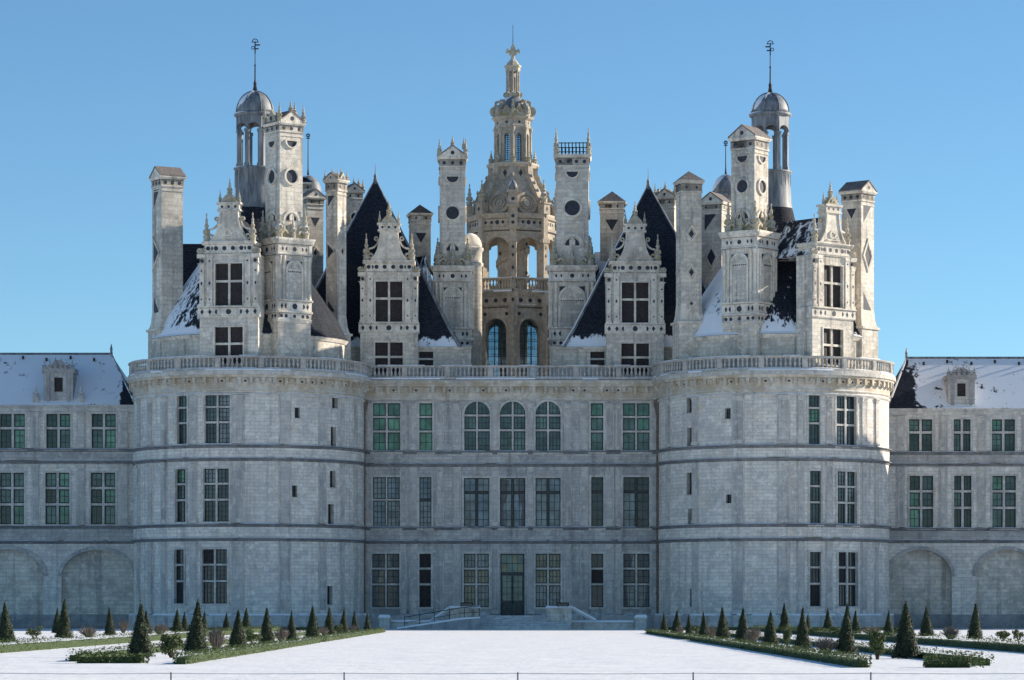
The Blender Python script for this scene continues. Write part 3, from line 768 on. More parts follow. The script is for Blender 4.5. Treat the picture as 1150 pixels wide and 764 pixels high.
# ------------------------------------------------------------------ round towers
def round_tower(cx, big, small, slits, pil, label):
    root = thing('round_tower', label, 'tower', (cx, 0, 0), 'round corner towers of the castle front')
    F = Fr(cx, 0, 0, R0); U = pi*R0
    def op(p0, p1, q0, q1): return (tu(cx, p0), tu(cx, p1), tz(q1), tz(q0))
    ob = [op(*o) for o in big]; os_ = [op(*o) for o in small]; ol = [op(*o) for o in slits]
    m = MB(); m.wall(F, -U, U, -.3, 19.3, ob+os_+ol, 'ashlar', du=.55, depth=.4, rmat='trim')
    m.build('wall', root, root)
    P = MB(); P.sweep(F, [(-.05, -.3), (.42, -.3), (.42, 1.12), (.36, 1.18), (-.05, 1.26)], -U, U, 'pil', 120)
    RS = random.Random(4)
    for i in range(60):
        a_ = -U*.6+U*1.2*i/60
        if RS.random() < .7: P.sweep(F, [(.1, 1.22), (.41, 1.15), (.43, 1.18), (.38, 1.24+RS.random()*.05), (.1, 1.30)], a_, a_+U*1.2/60-.004, 'snow', 2)
    P.build('plinth', root, root)
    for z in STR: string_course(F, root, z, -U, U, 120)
    for a, b in ((STR[1]+.2, STR[0]-.16), (STR[3]+.2, STR[2]-.16)):
        q = MB(); q.sweep(F, [(-.03, a), (.05, a), (.05, b), (-.03, b)], -U, U, 'ashlar', 120); q.build('frieze', root, root)
    q = MB(); q.sweep(F, [(-.03, 18.95), (.06, 18.95), (.12, 19.05), (.12, 19.12), (-.03, 19.2)], -U, U, 'trim', 120); q.build('architrave', root, root)
    cornice(F, root, -U, U, 130, 19.25)
    balustrade(F, root, -U*.62, U*.62, 84, .42)
    for i, o in enumerate(ob): window(F, root, o, 2, (.42, .28, .28), ['g_teal', 'g_dark', 'g_teal', 'g_grey'] if o[2] > 7 else ['g_dark', 'shutter', 'g_dark'], grid=(3, 9))
    for o in os_: window(F, root, o, 1, (.42, .28, .28), ['g_teal', 'g_teal', 'g_dark', 'g_green'] if o[2] > 7 else ['g_dark', 'shutter'], grid=(3, 9))
    for o in ol: slit(F, root, o)
    for p, w in pil:
        u = tu(cx, p)
        for z0, z1 in ((1.25, STR[3]-.16), (STR[2]+.2, STR[1]-.16), (STR[0]+.2, 18.95)): pilaster(F, root, u, z0, z1, w, .12)
    t = MB(); t.lathe(cx, 0, [(10.2, 20.6), (10.2, 20.95), (0.01, 20.95)], 'trim', 64, smooth=False); t.build('terrace', root, root)
    # attic drum and conical slate roof
    FA = Fr(cx, 0, 0, 8.05); a = MB(); a.wall(FA, -pi*8.05, pi*8.05, 20.9, 24.0, [], 'upper', du=.6)
    a.sweep(FA, [(-.1, 23.7), (.1, 23.72), (.22, 23.9), (.3, 24.02), (-.1, 24.1)], -pi*8.05, pi*8.05, 'carved', 90)
    a.build('attic_wall', root, root)
    return root

L_BIG = [(230, 258, 441, 498), (228.5, 257, 526.5, 586), (227, 255, 617, 678)]
L_SM = [(199, 210, 441, 498), (197, 208.5, 526.5, 586), (196, 206.5, 617, 678)]
L_SL = [(331, 337, 457, 469), (373, 379.5, 441, 456), (371.5, 377.5, 477, 502), (328, 334, 545, 558), (370.5, 377, 527, 546), (368.5, 375, 565, 588), (367.5, 373.5, 658, 679)]
L_PIL = [(156.5, .5), (169, .6), (184, .5), (217.5, .5), (267, .8), (320, .8), (362, .6), (384, .4), (399, .6)]
R_BIG = [(939.5, 961.5, 443, 500), (940.5, 962, 529, 589), (941.5, 963, 620, 681)]
R_SM = [(908, 921, 442, 499), (909.5, 922, 529, 589), (909.5, 922, 620, 681)]
R_SL = [(814, 820.5, 458, 470), (771, 777, 442, 461), (771.5, 777.5, 478, 503), (815, 821.5, 555, 565), (771, 777.5, 529, 554), (772.5, 778.5, 570, 590), (774.5, 780, 661, 681)]
R_PIL = [(750.5, .6), (781, .5), (829, .8), (880, .8), (899, .4), (931, .45), (970, .6), (984, .5)]
TL = round_tower(CXL, L_BIG, L_SM, L_SL, L_PIL, 'broad round stone tower with a snow-streaked conical roof beside the left wing')
TR = round_tower(CXR, R_BIG, R_SM, R_SL, R_PIL, 'broad round stone tower catching sunlight along its right edge beside the right wing')
def cone_roof(root, cx, mat):
    r = MB(); r.lathe(cx, 0, [(8.42, 24.05), (8.2, 24.25), (7.3, 26.0), (1.9, 33.9), (1.6, 35.2)], mat, 40, smooth=False)
    return r.build('conical_roof', root, root)
cone_roof(TL, CXL, 'slate_tower'); cone_roof(TR, CXR, 'slate_tower_r')

def lantern_turret(root, x, y, zb, zc, zr, zd, zs, mirror=False):
    """lead-clad stair turret: flared shaft, ring of open columns, lead dome, weathervane"""
    m = MB(); r = 1.72
    m.lathe(x, y, [(3.3, zb-3.2), (2.7, zb-1.6), (2.1, zb), (1.84, zb+1.4), (r+.02, zb+3), (r, zc-.25), (r+.14, zc-.15), (r+.14, zc)], 'lead', 24)
    for k in range(24):
        a = k*pi/12; F = Fr(x+(r)*sin(a), y-(r)*cos(a), a); m.box(F, -.03, .03, zb+2.6, zc-.3, -.05, .035, 'lead')
    t = m.build('lantern_turret', root, root)
    for k in range(8):
        a = (k+.5)*pi/4; c = MB(); F = Fr(x+1.42*sin(a), y-1.42*cos(a), a)
        c.box(F, -.17, .17, zc, zr, -.17, .17, 'lead'); c.box(F, -.22, .22, zc, zc+.3, -.22, .22, 'lead'); c.box(F, -.22, .22, zr-.25, zr, -.22, .22, 'lead')
        c.build('column', t, root)
    q = MB(); zt = zd-.3
    for k in range(8):     # arched ring above the columns
        a = k*pi/4; F = Fr(x+1.46*sin(a), y-1.46*cos(a), a); h = .62; arc = [(h*cos(pi*i/8), zr+h*.9*sin(pi*i/8)) for i in range(9)]
        q.prism(F, [(h, zr)]+[(.64, zr), (.64, zt), (-.64, zt), (-.64, zr)]+[(-h, zr)]+[(-u, z) for u, z in arc[1:-1]][::1], -.22, .1, 'lead')
    q.lathe(x, y, [(1.3, zt), (1.72, zt), (1.82, zt+.1), (1.82, zd), (1.3, zd)], 'lead', 24); q.build('arch_ring', t, root)
    d = MB(); hd = zs-zd
    d.lathe(x, y, [(1.70, zd)]+[(1.66*cos(i*pi/20), zd+hd*.93*sin(i*pi/20)) for i in range(1, 10)]+[(.16, zs-.06), (.01, zs)], 'lead', 24)
    for k in range(8):
        a = (k+.5)*pi/4; pts = [(x+1.69*cos(i*pi/20)*sin(a), y-1.69*cos(i*pi/20)*cos(a), zd+hd*.945*sin(i*pi/20)) for i in range(0, 10)]; d.tube(pts, .05, 'lead', 5)
    dm = d.build('dome', t, root)
    v = MB(); v.lathe(x, y, [(.22, zs-.15), (.12, zs+.4), (.16, zs+.5), (.07, zs+.8), (.055, zs+2.0), (.10, zs+2.1), (.04, zs+2.2), (.03, zs+4.2)], 'iron', 8)
    F = Fr(x, y, 0); s_ = -1 if mirror else 1; z = zs+3.1
    # the vane is a crowned letter F
    v.box(F, -.05, .05, z, z+.95, -.02, .02, 'iron'); v.box(F, min(0, s_*.42), max(0, s_*.42), z+.68, z+.8, -.02, .022, 'iron'); v.box(F, min(0, s_*.3), max(0, s_*.3), z+.36, z+.47, -.02, .022, 'iron')
    v.box(F, -.3, .3, z+.95, z+1.02, -.025, .025, 'iron'); v.ring(F, 0, z+1.02, .2, .27, -.02, .02, 'iron', 0, pi, 8); v.ring(F, -s_*.18, z+.5, .1, .16, -.02, .02, 'iron', n=10)
    v.build('weathervane', t, root)
    return t
def Dz(p, y): return pz(p, y)
lantern_turret(TL, px(286.5, 6), 6, Dz(247, 6), Dz(189, 6), Dz(147, 6), Dz(128, 6), Dz(101, 6))
lantern_turret(TR, px(865, 6), 6, Dz(247, 6), Dz(193, 6), Dz(150, 6), Dz(128, 6), Dz(103, 6), True)

# dormers of the towers
dormer(TL, px(257, -9.1), -9.1, radians(-9), .3, back=6.5, roofmat='slate', wb=2.4)
ya = -7.9; dormer(TR, px(935.5, ya), ya, radians(41), .25, back=6.5, roofmat='slate_half', wb=1.8)
# cross roofs behind the dormers
def gable_roof(root, x0, y0, x1, y1, hw, ze, zr, mat, name='roof'):
    L = sqrt((x1-x0)**2+(y1-y0)**2); ux, uy = (x1-x0)/L, (y1-y0)/L; nx, ny = -uy*hw, ux*hw
    m = MB(); A = [(x0+nx, y0+ny, ze), (x0-nx, y0-ny, ze), (x0, y0, zr), (x1+nx, y1+ny, ze), (x1-nx, y1-ny, ze), (x1, y1, zr)]
    m.add(A, [[0, 1, 2], [3, 5, 4], [0, 2, 5, 3], [1, 4, 5, 2], [0, 3, 4, 1]], mat); return m.build(name, root, root)
gable_roof(TL, px(205, 2), 2, px(280, 2), 2, 3.0, 25.2, pz(274, 2), 'slate')
gable_roof(TR, px(905, 1.5), -.5, px(868, 6), 6, 2.6, 28.5, pz(253, 1.5), 'slate_snowy')
gable_roof(TR, px(950, 2), 2, px(880, 2), 2, 3.0, 25.2, pz(272, 2), 'slate')

# chimneys of the left tower
def zz(y): return lambda p: pz(p, y)
y = -2.5; z = zz(y)
chimney(TL, px(188.2, y), y, radians(30), 1.92, z(352), z(212), z(200), [(3, 'triQ', z(222), .9), (3, 'triL', z(285), .95), (3, 'triB', z(345), .9)], 'gable2', (2.45, 20.9, z(350), 'plain'))
y = -6.3; z = zz(y)
chimney(TL, px(319, y), y, radians(36), 2.2, z(272), z(151), z(140), [(-1, 'half', z(163), .9), (-1, 'circle', z(200), 1.0), (-1, 'arch', z(245), .9)], 'pinn', (3.15, 22.5, z(270), 'ornate'), dots=3)
y = 1.5; z = zz(y)
chimney(TL, px(377.5, y), y, radians(-34), 1.22, z(357), z(216), z(203), [(0, 'triQ', z(226), .9), (0, 'triL', z(283), .95), (0, 'triB', z(345), .9), (1, 'bigloz', z(283), .6)], 'pinn', (1.75, 20.9, z(355), 'plain'), dots=2)
# chimneys of the right tower
y = -3.0; z = zz(y)
chimney(TR, px(963.5, y), y, radians(-40), 1.9, z(350), z(228), z(216), [(0, 'triD', z(241), .8), (1, 'triQ', z(241), .9), (1, 'bigloz', z(288), .95), (1, 'triB', z(340), .9), (0, 'loz', z(300), .8)], 'gable2', (2.4, 20.9, z(348), 'plain'))
y = -6.3; z = zz(y)
chimney(TR, px(842, y), y, radians(-35), 2.2, z(262), z(170), z(156), [(-1, 'half', z(180), .9), (-1, 'circle', z(211), .95), (-1, 'arch', z(243), .9)], 'gable', (3.2, 22.3, z(262), 'ornate'))
y = -3.5; z = zz(y)
chimney(TR, px(773.5, y), y, radians(12), 1.72, z(345), z(218), z(204), [(0, 'loz', z(264), .95), (0, 'loz', z(307), .95), (0, 'gab', z(340), .95), (3, 'loz', z(264), .95), (3, 'loz', z(307), .95), (3, 'gab', z(340), .95)], 'hip', (2.2, 20.9, z(342), 'plain'), roofm='tile', dots=2)

# ------------------------------------------------------------------ the keep between the towers
K = thing('castle_keep', 'shaded three-storey stone castle front between the two round towers, with dormers, pavilion roofs and chimneys', 'castle', (0, 1, 0))
YK = 1.0; FK = Fr(0, YK)
def ko(p0, p1, q0, q1, arch=False): return (px(p0, YK), px(p1, YK), pz(q1, YK), pz(q0, YK), arch)
F2 = [ko(419, 449.5, 453, 508), ko(471, 485.5, 453, 508), ko(521.5, 550, 451, 508.5, True), ko(561.5, 590, 451, 508.5, True), ko(601.5, 629.5, 451, 508.5, True), ko(663.5, 677.5, 453, 508), ko(699.5, 729.5, 453, 508)]
F1 = [ko(419, 449, 536, 593.5), ko(471, 484.5, 536, 593.5), ko(521, 549.5, 537, 593.5), ko(561.5, 590, 537, 593.5), ko(601.5, 629.5, 537, 593.5), ko(664, 677.5, 536, 593.5), ko(700, 729, 536, 593.5)]
F0 = [ko(418, 448.5, 622, 682), ko(471, 484, 622, 682), ko(521, 549, 622, 682), ko(562, 589, 622, 692.6), ko(601.5, 629.5, 622, 682), ko(664, 677.5, 622, 682), ko(700, 729.5, 622, 682)]
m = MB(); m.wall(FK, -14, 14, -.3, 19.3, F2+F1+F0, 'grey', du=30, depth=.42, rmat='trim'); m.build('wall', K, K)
b = MB()
for F, u in ((Fr(-22, 23, -pi/2), 22), (Fr(22, 23, pi/2), 22), (Fr(0, 45, pi), 22)): b.wall(F, -u, u, -.3, 20.9, [], 'ashlar', du=60)
b.box(Fr(0, 0), -22, 22, 20.6, 20.95, -45, -1.2, 'trim')
b.build('rear_walls', K, K)
P = MB(); P.sweep(FK, [(-.05, -.3), (.3, -.3), (.3, 1.12), (.25, 1.18), (-.05, 1.26)], -13, px(561.5, YK)-.2, 'pil'); P.sweep(FK, [(-.05, -.3), (.3, -.3), (.3, 1.12), (.25, 1.18), (-.05, 1.26)], px(589.5, YK)+.2, 13, 'pil'); P.build('plinth', K, K)
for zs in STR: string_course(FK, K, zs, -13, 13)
for a, c in ((STR[1]+.2, STR[0]-.16), (STR[3]+.2, STR[2]-.16)):
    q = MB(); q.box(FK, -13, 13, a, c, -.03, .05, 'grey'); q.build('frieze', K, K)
cornice(FK, K, -12.75, 12.75, 1, 19.2)
balustrade(FK, K, -12.6, 12.6, 1, .42, per=9)
for i, o in enumerate(F2):
    pn = [['g_green', 'g_green', 'g_lime'], ['g_lime', 'g_green'], ['g_sage', 'g_teal'], ['g_sage', 'g_teal'], ['g_sage', 'g_teal'], ['g_sage', 'g_green'], ['g_green', 'g_sage', 'g_sage']][i]
    if o[4]:  # arched lights: tall lower pair, square pair, arched heads
        window(FK, K, o, 2, (.50, .30, .30), pn, grid=(3, 6), name='arched_window')
    else: window(FK, K, o, 2 if i in (0, 6) else 1, (.44, .28, .28), pn, grid=(2, 5))
for i, o in enumerate(F1):
    if i in (2, 3, 4): window(FK, K, o, 2, (.72, .28), ['g_grey', 'g_blue', 'g_grey'], mull=.1, grid=(2, 6), stonework=False, curtain=(i == 3))
    elif i in (0, 1): window(FK, K, o, 2 if i == 0 else 1, (.56, .44), ['g_blue', 'g_grey', 'g_grey'], mull=.12, grid=(3, 9), stonework=(i == 0))
    else: window(FK, K, o, 2 if i == 6 else 1, (.72, .28), ['g_blue', 'g_grey', 'g_dark'] if i == 6 else ['g_dark', 'g_dark'], mull=.1, grid=(2, 6), stonework=False)
for i, o in enumerate(F0):
    if i == 3: continue
    if i in (2, 4): window(FK, K, o, 2, (.44, .28, .28), ['g_gold', 'g_gold', 'g_grey'], grid=(3, 6))
    elif i in (0, 6): window(FK, K, o, 2, (.44, .28, .28), ['g_dark', 'g_dark', 'g_gold'] if i == 0 else ['g_dark', 'g_grey', 'g_dark'], grid=(2, 6), curtain=True)
    else: window(FK, K, o, 1, (.44, .28, .28), ['shutter', 'g_dark'], grid=(2, 4))
# the door
o = F0[3]; a, c, zb, zt = o[:4]; D = MB(); w = (c-a)
D.box(FK, a, a+.09, zb, zt, -.36, -.22, 'wood'); D.box(FK, c-.09, c, zb, zt, -.36, -.22, 'wood'); D.box(FK, a+.09, c-.09, zt-.1, zt, -.36, -.222, 'wood')
D.box(FK, a+.09, c-.09, zb+3.55, zb+3.75, -.36, -.218, 'wood')
D.build('door_frame', K, K)
for s_ in (-1, 1):
    u0, u1 = (a+.09, (a+c)/2-.01) if s_ < 0 else ((a+c)/2+.01, c-.09)
    L = MB(); L.box(FK, u0, u1, zb+.02, zb+1.35, -.33, -.26, 'wood'); L.box(FK, u0+.1, u1-.1, zb+.2, zb+1.15, -.3, -.24, 'wood')
    for (p, q, r, t) in ((u0, u0+.09, zb+1.35, zb+3.55), (u1-.09, u1, zb+1.35, zb+3.55), (u0+.09, u1-.09, zb+3.45, zb+3.55)): L.box(FK, p, q, r, t, -.33, -.26, 'wood')
    for k in range(1, 4): L.box(FK, u0+.09, u1-.09, zb+1.35+k*.53, zb+1.39+k*.53, -.31, -.27, 'wood')
    L.box(FK, (u0+u1)/2-.02, (u0+u1)/2+.02, zb+1.35, zb+3.45, -.312, -.272, 'wood')
    d = L.build('door', K, K)
    q = MB(); q.box(FK, u0+.08, u1-.08, zb+1.3, zb+3.5, -.325, -.3, 'g_sage'); q.build('pane', d, K)
    q = MB(); X = FK((u0 if s_ > 0 else u1), zb+1.2, -.2); q.lathe(X[0], X[1], [(.01, zb+1.15), (.05, zb+1.2), (.05, zb+1.28), (.01, zb+1.33)], 'iron', 8); q.build('handle', d, K)
L = MB()
for j in range(2):
    for i in range(4): u = a+.09+(w-.18)*i/4; L.box(FK, u, u+(w-.18)/4-.03, zb+3.75+j*.75, zb+4.46+j*.75, -.33, -.3, 'g_sage' if (i+j) % 3 else 'g_gold')
L.build('transom_light', K, K)
for p, w in ((414, .35), (453, .3), (464.5, .5), (494, .45), (513, .45), (555.8, .42), (596, .42), (638, .45), (656, .45), (684.5, .5), (695, .3), (735, .35)):
    for z0, z1 in ((1.25, STR[3]-.16), (STR[2]+.2, STR[1]-.16), (STR[0]+.2, 18.95)): pilaster(FK, K, px(p, YK), z0, z1, w, .12)
for p in (408.6, 738.8):       # copper rain pipes in the angles of the towers
    q = MB(); x = px(p, -.3); y = -.15
    q.tube([(x, y, .3), (x, y, 18.2)], .13, 'copper', 8)
    for z in (3, 6.5, 10, 13, 16.5): q.tube([(x, y, z-.06), (x, y, z+.06)], .18, 'copper', 8)
    d = q.build('rain_pipe', K, K)
    q = MB(); q.lathe(x, y, [(.16, 17.9), (.36, 18.9), (.36, 19.15), (.1, 19.2)], 'copper', 4, smooth=False); q.build('hopper', d, K)

# attic walls, pavilion roofs
for p0, p1, wins in ((388, 529, [(470.5, 486.5)]), (618, 764, [(663, 679)])):
    y = 3.6; F = Fr(0, y); u0, u1 = px(p0, y), px(p1, y); ops = [(px(a, y), px(c, y), pz(411.5, y), pz(395, y)) for a, c in wins]
    m = MB(); m.wall(F, u0, u1, 20.9, pz(390, y), ops, 'upper', du=20, depth=.4)
    m.sweep(F, [(-.1, pz(390, y)-.25), (.1, pz(390, y)-.2), (.25, pz(390, y)), (-.1, pz(390, y)+.05)], u0, u1, 'carved')
    m.build('attic_wall', K, K)
    for o in ops:
        w = MB(); w.box(F, o[0], o[1], o[2], o[3], -.35, -.3, 'shutter'); zc = (o[2]+o[3])/2; w.box(F, o[0], o[1], zc-.08, zc+.08, -.3, -.1, 'trim'); w.build('attic_window', K, K)
for p, ap, mat in ((421.5, 201, 'slate_pav'), (728, 207, 'slate_pav_r')):
    y = 11.2; hw = 98/13.4*1.03; ze = pz(390, 3.4); r = MB(); x = px(p, y); za = pz(ap, y)
    ra = radians(0); k = hw
    B = [(x-k, y-k, ze), (x+k, y-k, ze), (x+k, y+k, ze), (x-k, y+k, ze)]
    # slightly bellcast sides, steeper above
    Mid = [(x+(bx-x)*.86, y+(by-y)*.86, ze+(za-ze)*.125) for bx, by, _ in B]
    r.add(B+Mid+[(x, y, za)], [[0, 1, 5, 4], [1, 2, 6, 5], [2, 3, 7, 6], [3, 0, 4, 7], [4, 5, 8], [5, 6, 8], [6, 7, 8], [7, 4, 8]], mat)
    d = r.build('pavilion_roof', K, K)
    for i in (0, 1):
        q = MB(); q.tube([B[i], Mid[i], (x, y, za)], [.2, .16, .06], 'lead', 6); q.build('hip_flashing', d, K)
    q = MB(); q.lathe(x, y, [(.28, za-.5), (.12, za+.1), (.16, za+.2), (.04, za+.5), (.02, za+1.3)], 'lead', 8); q.build('finial', d, K)
# snowy roofs behind the inner dormers
gable_roof(K, px(478, 9), 9, px(455, 12), 12, 2.0, 26, pz(287, 9), 'slate_half')
gable_roof(K, px(668, 12), 13.5, px(705, 12), 13.5, 3.2, 27.0, pz(281, 12), 'slate_snowy')

dormer(K, px(436.8, 2.3), 2.3, 0, 0.0, back=4.5)
dormer(K, px(713.3, 2.3), 2.3, 0, -.08, back=4.5)
# great chimneys left and right of the central lantern
y = 10.6; z = zz(y)
chimney(K, px(508, y), y, radians(2), 2.17, z(300), z(190), z(178), [(-1, 'half', z(203), .95), (-1, 'circle', z(241), 1.05), (-1, 'arch', z(279), 1)], 'pinn', (3.2, 21.7, z(301), 'ornate'))
chimney(K, px(643, y), y, radians(-2), 2.8, z(300), z(190), z(176), [(-1, 'half', z(198), .72), (-1, 'circle', z(236), .95), (-1, 'arch', z(273), .9)], 'iron', (3.85, 21.7, z(301), 'ornate'), dots=4)
# the raking stone copings beside them
def coping(root, x0, z0, x1, z1, y, mat='carved'):
    F = Fr(0, y); dx, dz = x1-x0, z1-z0; L = sqrt(dx*dx+dz*dz); nx, nz = -dz/L*.22, dx/L*.22
    m = MB(); m.prism(F, [(x0, z0), (x1, z1), (x1+nx, z1+nz), (x0+nx, z0+nz)], -.5, .1, mat); return m.build('raking_coping', root, root)
y = -4.3; coping(TR, px(868, y), pz(352, y), px(876, y), pz(330, y), y)
# round domed stair turret right of the left chimney
y = 12.5; x = px(528.5, y); m = MB(); r = 1.0
m.lathe(x, y, [(r, 20.9), (r, pz(300, y)), (r+.12, pz(299, y)), (r+.12, pz(296, y)), (r, pz(295, y)), (r, pz(284, y)), (r+.14, pz(282, y)), (r+.14, pz(279, y)), (r, pz(278, y))], 'upper', 20)
t = m.build('stair_turret', K, K)
m = MB(); m.lathe(x, y, [(r, pz(278, y))]+[(r*cos(i*pi/16), pz(278, y)+1.25*sin(i*pi/16)) for i in range(1, 8)]+[(.01, pz(278, y)+1.25)], 'carved', 20); m.build('dome', t, K)
# smaller chimneys farther back
for p, yb, w, pa, pb, cr, mo in ((471.5, 14, 1.75, 300, 250, 'hip', [(0, 'triD', 268, .9)]), (687.5, 14, 2.05, 300, 237, 'hip', [(0, 'triD', 254, .9)]), (395, 16, 1.5, 300, 225, 'pinn', [(0, 'circle', 245, .9)]), (750, 16, 1.7, 310, 232, 'pinn', [(0, 'circle', 250, .8)]),
                              (350, 14, 1.55, 330, 232, 'gable', [(0, 'triD', 250, .9), (0, 'loz', 285, .8)]), (804, 14, 2.0, 330, 238, 'gable', [(0, 'triQ', 250, .9), (0, 'bigloz', 290, .8)]),
                              (341, 18, 1.2, 330, 215, 'hip', []),):
    z = zz(yb); chimney(K, px(p, yb), yb, radians({471.5: 8, 687.5: -4, 395: 20, 750: -20, 350: 28, 804: -28}.get(p, 10)), w, 24, z(pb), z(pb-9), [(k, d, z(q), s_) for k, d, q, s_ in mo], cr, None, roofm='slate' if p < 600 else 'tile', dots=2, mat='upper')
# distant lead cupolas with spikes between the stacks
for p, pt, pe, pb, sp in ((346, 197, 222, 260, 150), (815, 196, 222, 260, 158)):
    y = 24; x = px(p, y); m = MB(); r = 1.25
    m.lathe(x, y, [(r, 24), (r, pz(pe, y)), (r+.15, pz(pe-1, y)), (r+.15, pz(pe-3, y)), (r, pz(pe-3.5, y))], 'lead', 20); t = m.build('cupola_turret', K, K)
    m = MB(); zd = pz(pe-3.5, y); hd = pz(pt, y)-zd; m.lathe(x, y, [(r, zd)]+[(r*cos(i*pi/16), zd+hd*sin(i*pi/16)) for i in range(1, 8)]+[(.01, zd+hd)], 'lead', 20); m.build('dome', t, K)
    m = MB(); m.lathe(x, y, [(.12, zd+hd-.1), (.06, zd+hd+.6), (.035, pz(sp, y))], 'iron', 6); F = Fr(x, y); zt = pz(sp+6, y); m.box(F, -.17, .17, zt, zt+.08, -.02, .02, 'iron'); m.ring(F, 0, zt+.3, .1, .2, -.02, .02, 'iron', n=8); m.build('spike', t, K)
# ------------------------------------------------------------------ the central lantern tower
YL = 23.0; XL = px(576, YL); SL = SC*DC/(DC+YL)
T = thing('lantern_tower', 'tall tawny openwork lantern tower with a fleur-de-lis spire, rising at the centre of the roofs', 'tower', (XL, YL, 20.95))
zl = zz(YL)
def octs(r, ph=22.5): return [Fr(XL+r*sin(radians(ph+45*k)), YL-r*cos(radians(ph+45*k)), radians(ph+45*k)) for k in range(8)]
AP = 4.0; HWD = AP*tan(pi/8); zD = zl(333)
m = MB(); op = (-1.0, 1.0, 22.4, zl(362), True)
for F in octs(AP):
    m.wall(F, -HWD, HWD, 20.95, zD, [op], 'brown', du=9, depth=.6)
    m.ring(F, 0, op[3]-1.0, 1.02, 1.24, -.02, .1, 'brown', 0, pi, 14)
    m.sweep(F, [(-.1, zl(349)), (.1, zl(348.5)), (.16, zl(347)), (.05, zl(346)), (.05, zl(338)), (.2, zl(336)), (.36, zD), (-.1, zD)], -HWD-.12, HWD+.12, 'brown')
    dentils(m, F, -HWD, HWD, zl(350.5), .07, .09, -.01, .07, 'inlay')
    for u in (-.9, 0, .9): m.disc(F, u, zl(342), .2, 'inlay', .062, n=10)
    for u in (-1.05, 1.05): m.disc(F, u, zl(357), .17, 'inlay', .012, n=10)
m.build('drum', T, T)
q = MB(); q.lathe(XL, YL, [(1.35, 20.95), (1.35, zD-.05)], 'brown', 16, smooth=False); q.build('inner_stair', T, T)
for k, F in enumerate(octs(AP)):
    w = MB(); d = -.5
    for u in (-.34, .34): w.box(F, u-.03, u+.03, op[2], op[3]-.3, d-.03, d+.03, 'leadwork')
    for i in range(1, 8): zq = op[2]+(op[3]-op[2])*i/8; w.box(F, -1, 1, zq-.025, zq+.025, d-.025, d+.025, 'leadwork')
    wo_ = w.build('arched_window', T, T)
    q = MB(); q.box(F, -.99, .99, op[2], op[3]-.02, d-.05, d-.04, 'g_clear'); q.build('pane', wo_, T)
RV = AP/cos(pi/8)
def verts8(r, ph=0): return [(XL+r*sin(radians(ph+45*k)), YL-r*cos(radians(ph+45*k)), radians(ph+45*k)) for k in range(8)]
for x, y, a in verts8(RV):
    F = Fr(x, y, a); q = MB(); q.box(F, -.42, .42, 20.95, zD-.1, -.3, .32, 'brown'); q.box(F, -.5, .5, zl(348), zD, -.3, .42, 'brown')
    q.lathe(*F(0, 0, .42)[:2], [(.22, 20.95), (.22, 22), (.17, 22.1), (.15, zl(356)), (.26, zl(351)), (.26, zl(348))], 'brown', 8); q.diamond(F, 0, zl(342), .16, .22, 'inlay', .44); q.build('pier', T, T)
# balustrade round the terrace of the drum
bb = None
for k, F in enumerate(octs(AP)):
    b_ = balustrade(F, T, -HWD-.1, HWD+.1, 1, .42, zD, pitch=.30, per=10, mat='brown', h=1.25)
m = MB(); m.lathe(XL, YL, [(RV, zD-.02), (RV, zD+.01), (.1, zD+.012)], 'brown', 8, smooth=False); m.build('gallery_floor', T, T)
# open stage: stair core, eight piers, arches
z1 = zl(262); zA = zl(276)
c = MB(); c.lathe(XL, YL, [(1.4, zD), (1.4, zl(240))], 'brown', 16, smooth=False)
for i in range(46):    # winding string of the double stair
    a = i*pi/9-1.0; F = Fr(XL+1.4*sin(a), YL-1.4*cos(a), a); zq = zD+.3+i*.145
    if zq < z1-.5: c.box(F, -.3, .3, zq, zq+.5, -.1, .12, 'brown')
    if i % 3 == 0 and zq < z1-1: c.disc(F, 0, zq+.9, .16, 'inlay', .05, n=8)
c.build('stair_core', T, T)
for x, y, a in verts8(3.85):
    F = Fr(x, y, a); q = MB(); q.box(F, -.27, .27, zD, zl(245), -.5, .35, 'brown'); q.box(F, -.44, .44, zD, zD+.7, -.6, .42, 'brown'); q.box(F, -.44, .44, zA-.1, zA+.25, -.6, .42, 'brown')
    for s_ in (-1, 1): q.lathe(*F(s_*.24, 0, .25)[:2], [(.13, zD+.7), (.09, zD+.8), (.09, zA-.4), (.14, zA-.1)], 'brown', 7)
    for zq in (zl(306), zl(292), zl(283)): q.diamond(F, 0, zq, .13, .2, 'inlay', .365)
    q.build('pier', T, T)
AP2 = 3.85*cos(pi/8); H2 = AP2*tan(pi/8)
for F in octs(AP2):
    q = MB(); r = H2-.25; zs = zl(286); rise = zl(270)-zs
    arc = [(r*cos(pi*i/14), zs+rise*sin(pi*i/14)) for i in range(15)]
    for (a, b_), (c_, d_) in zip(arc, arc[1:]): q.prism(F, [(a, b_), (c_, d_), (c_, z1), (a, z1)], -.45, .1, 'brown')
    q.ring(F, 0, zs, r*.98, r*.98+.15, -.1, .16, 'brown', 0, pi, 14)
    q.box(F, -H2, -r, zs-.6, z1, -.45, .1, 'brown'); q.box(F, r, H2, zs-.6, z1, -.45, .1, 'brown')
    q.build('arch', T, T)
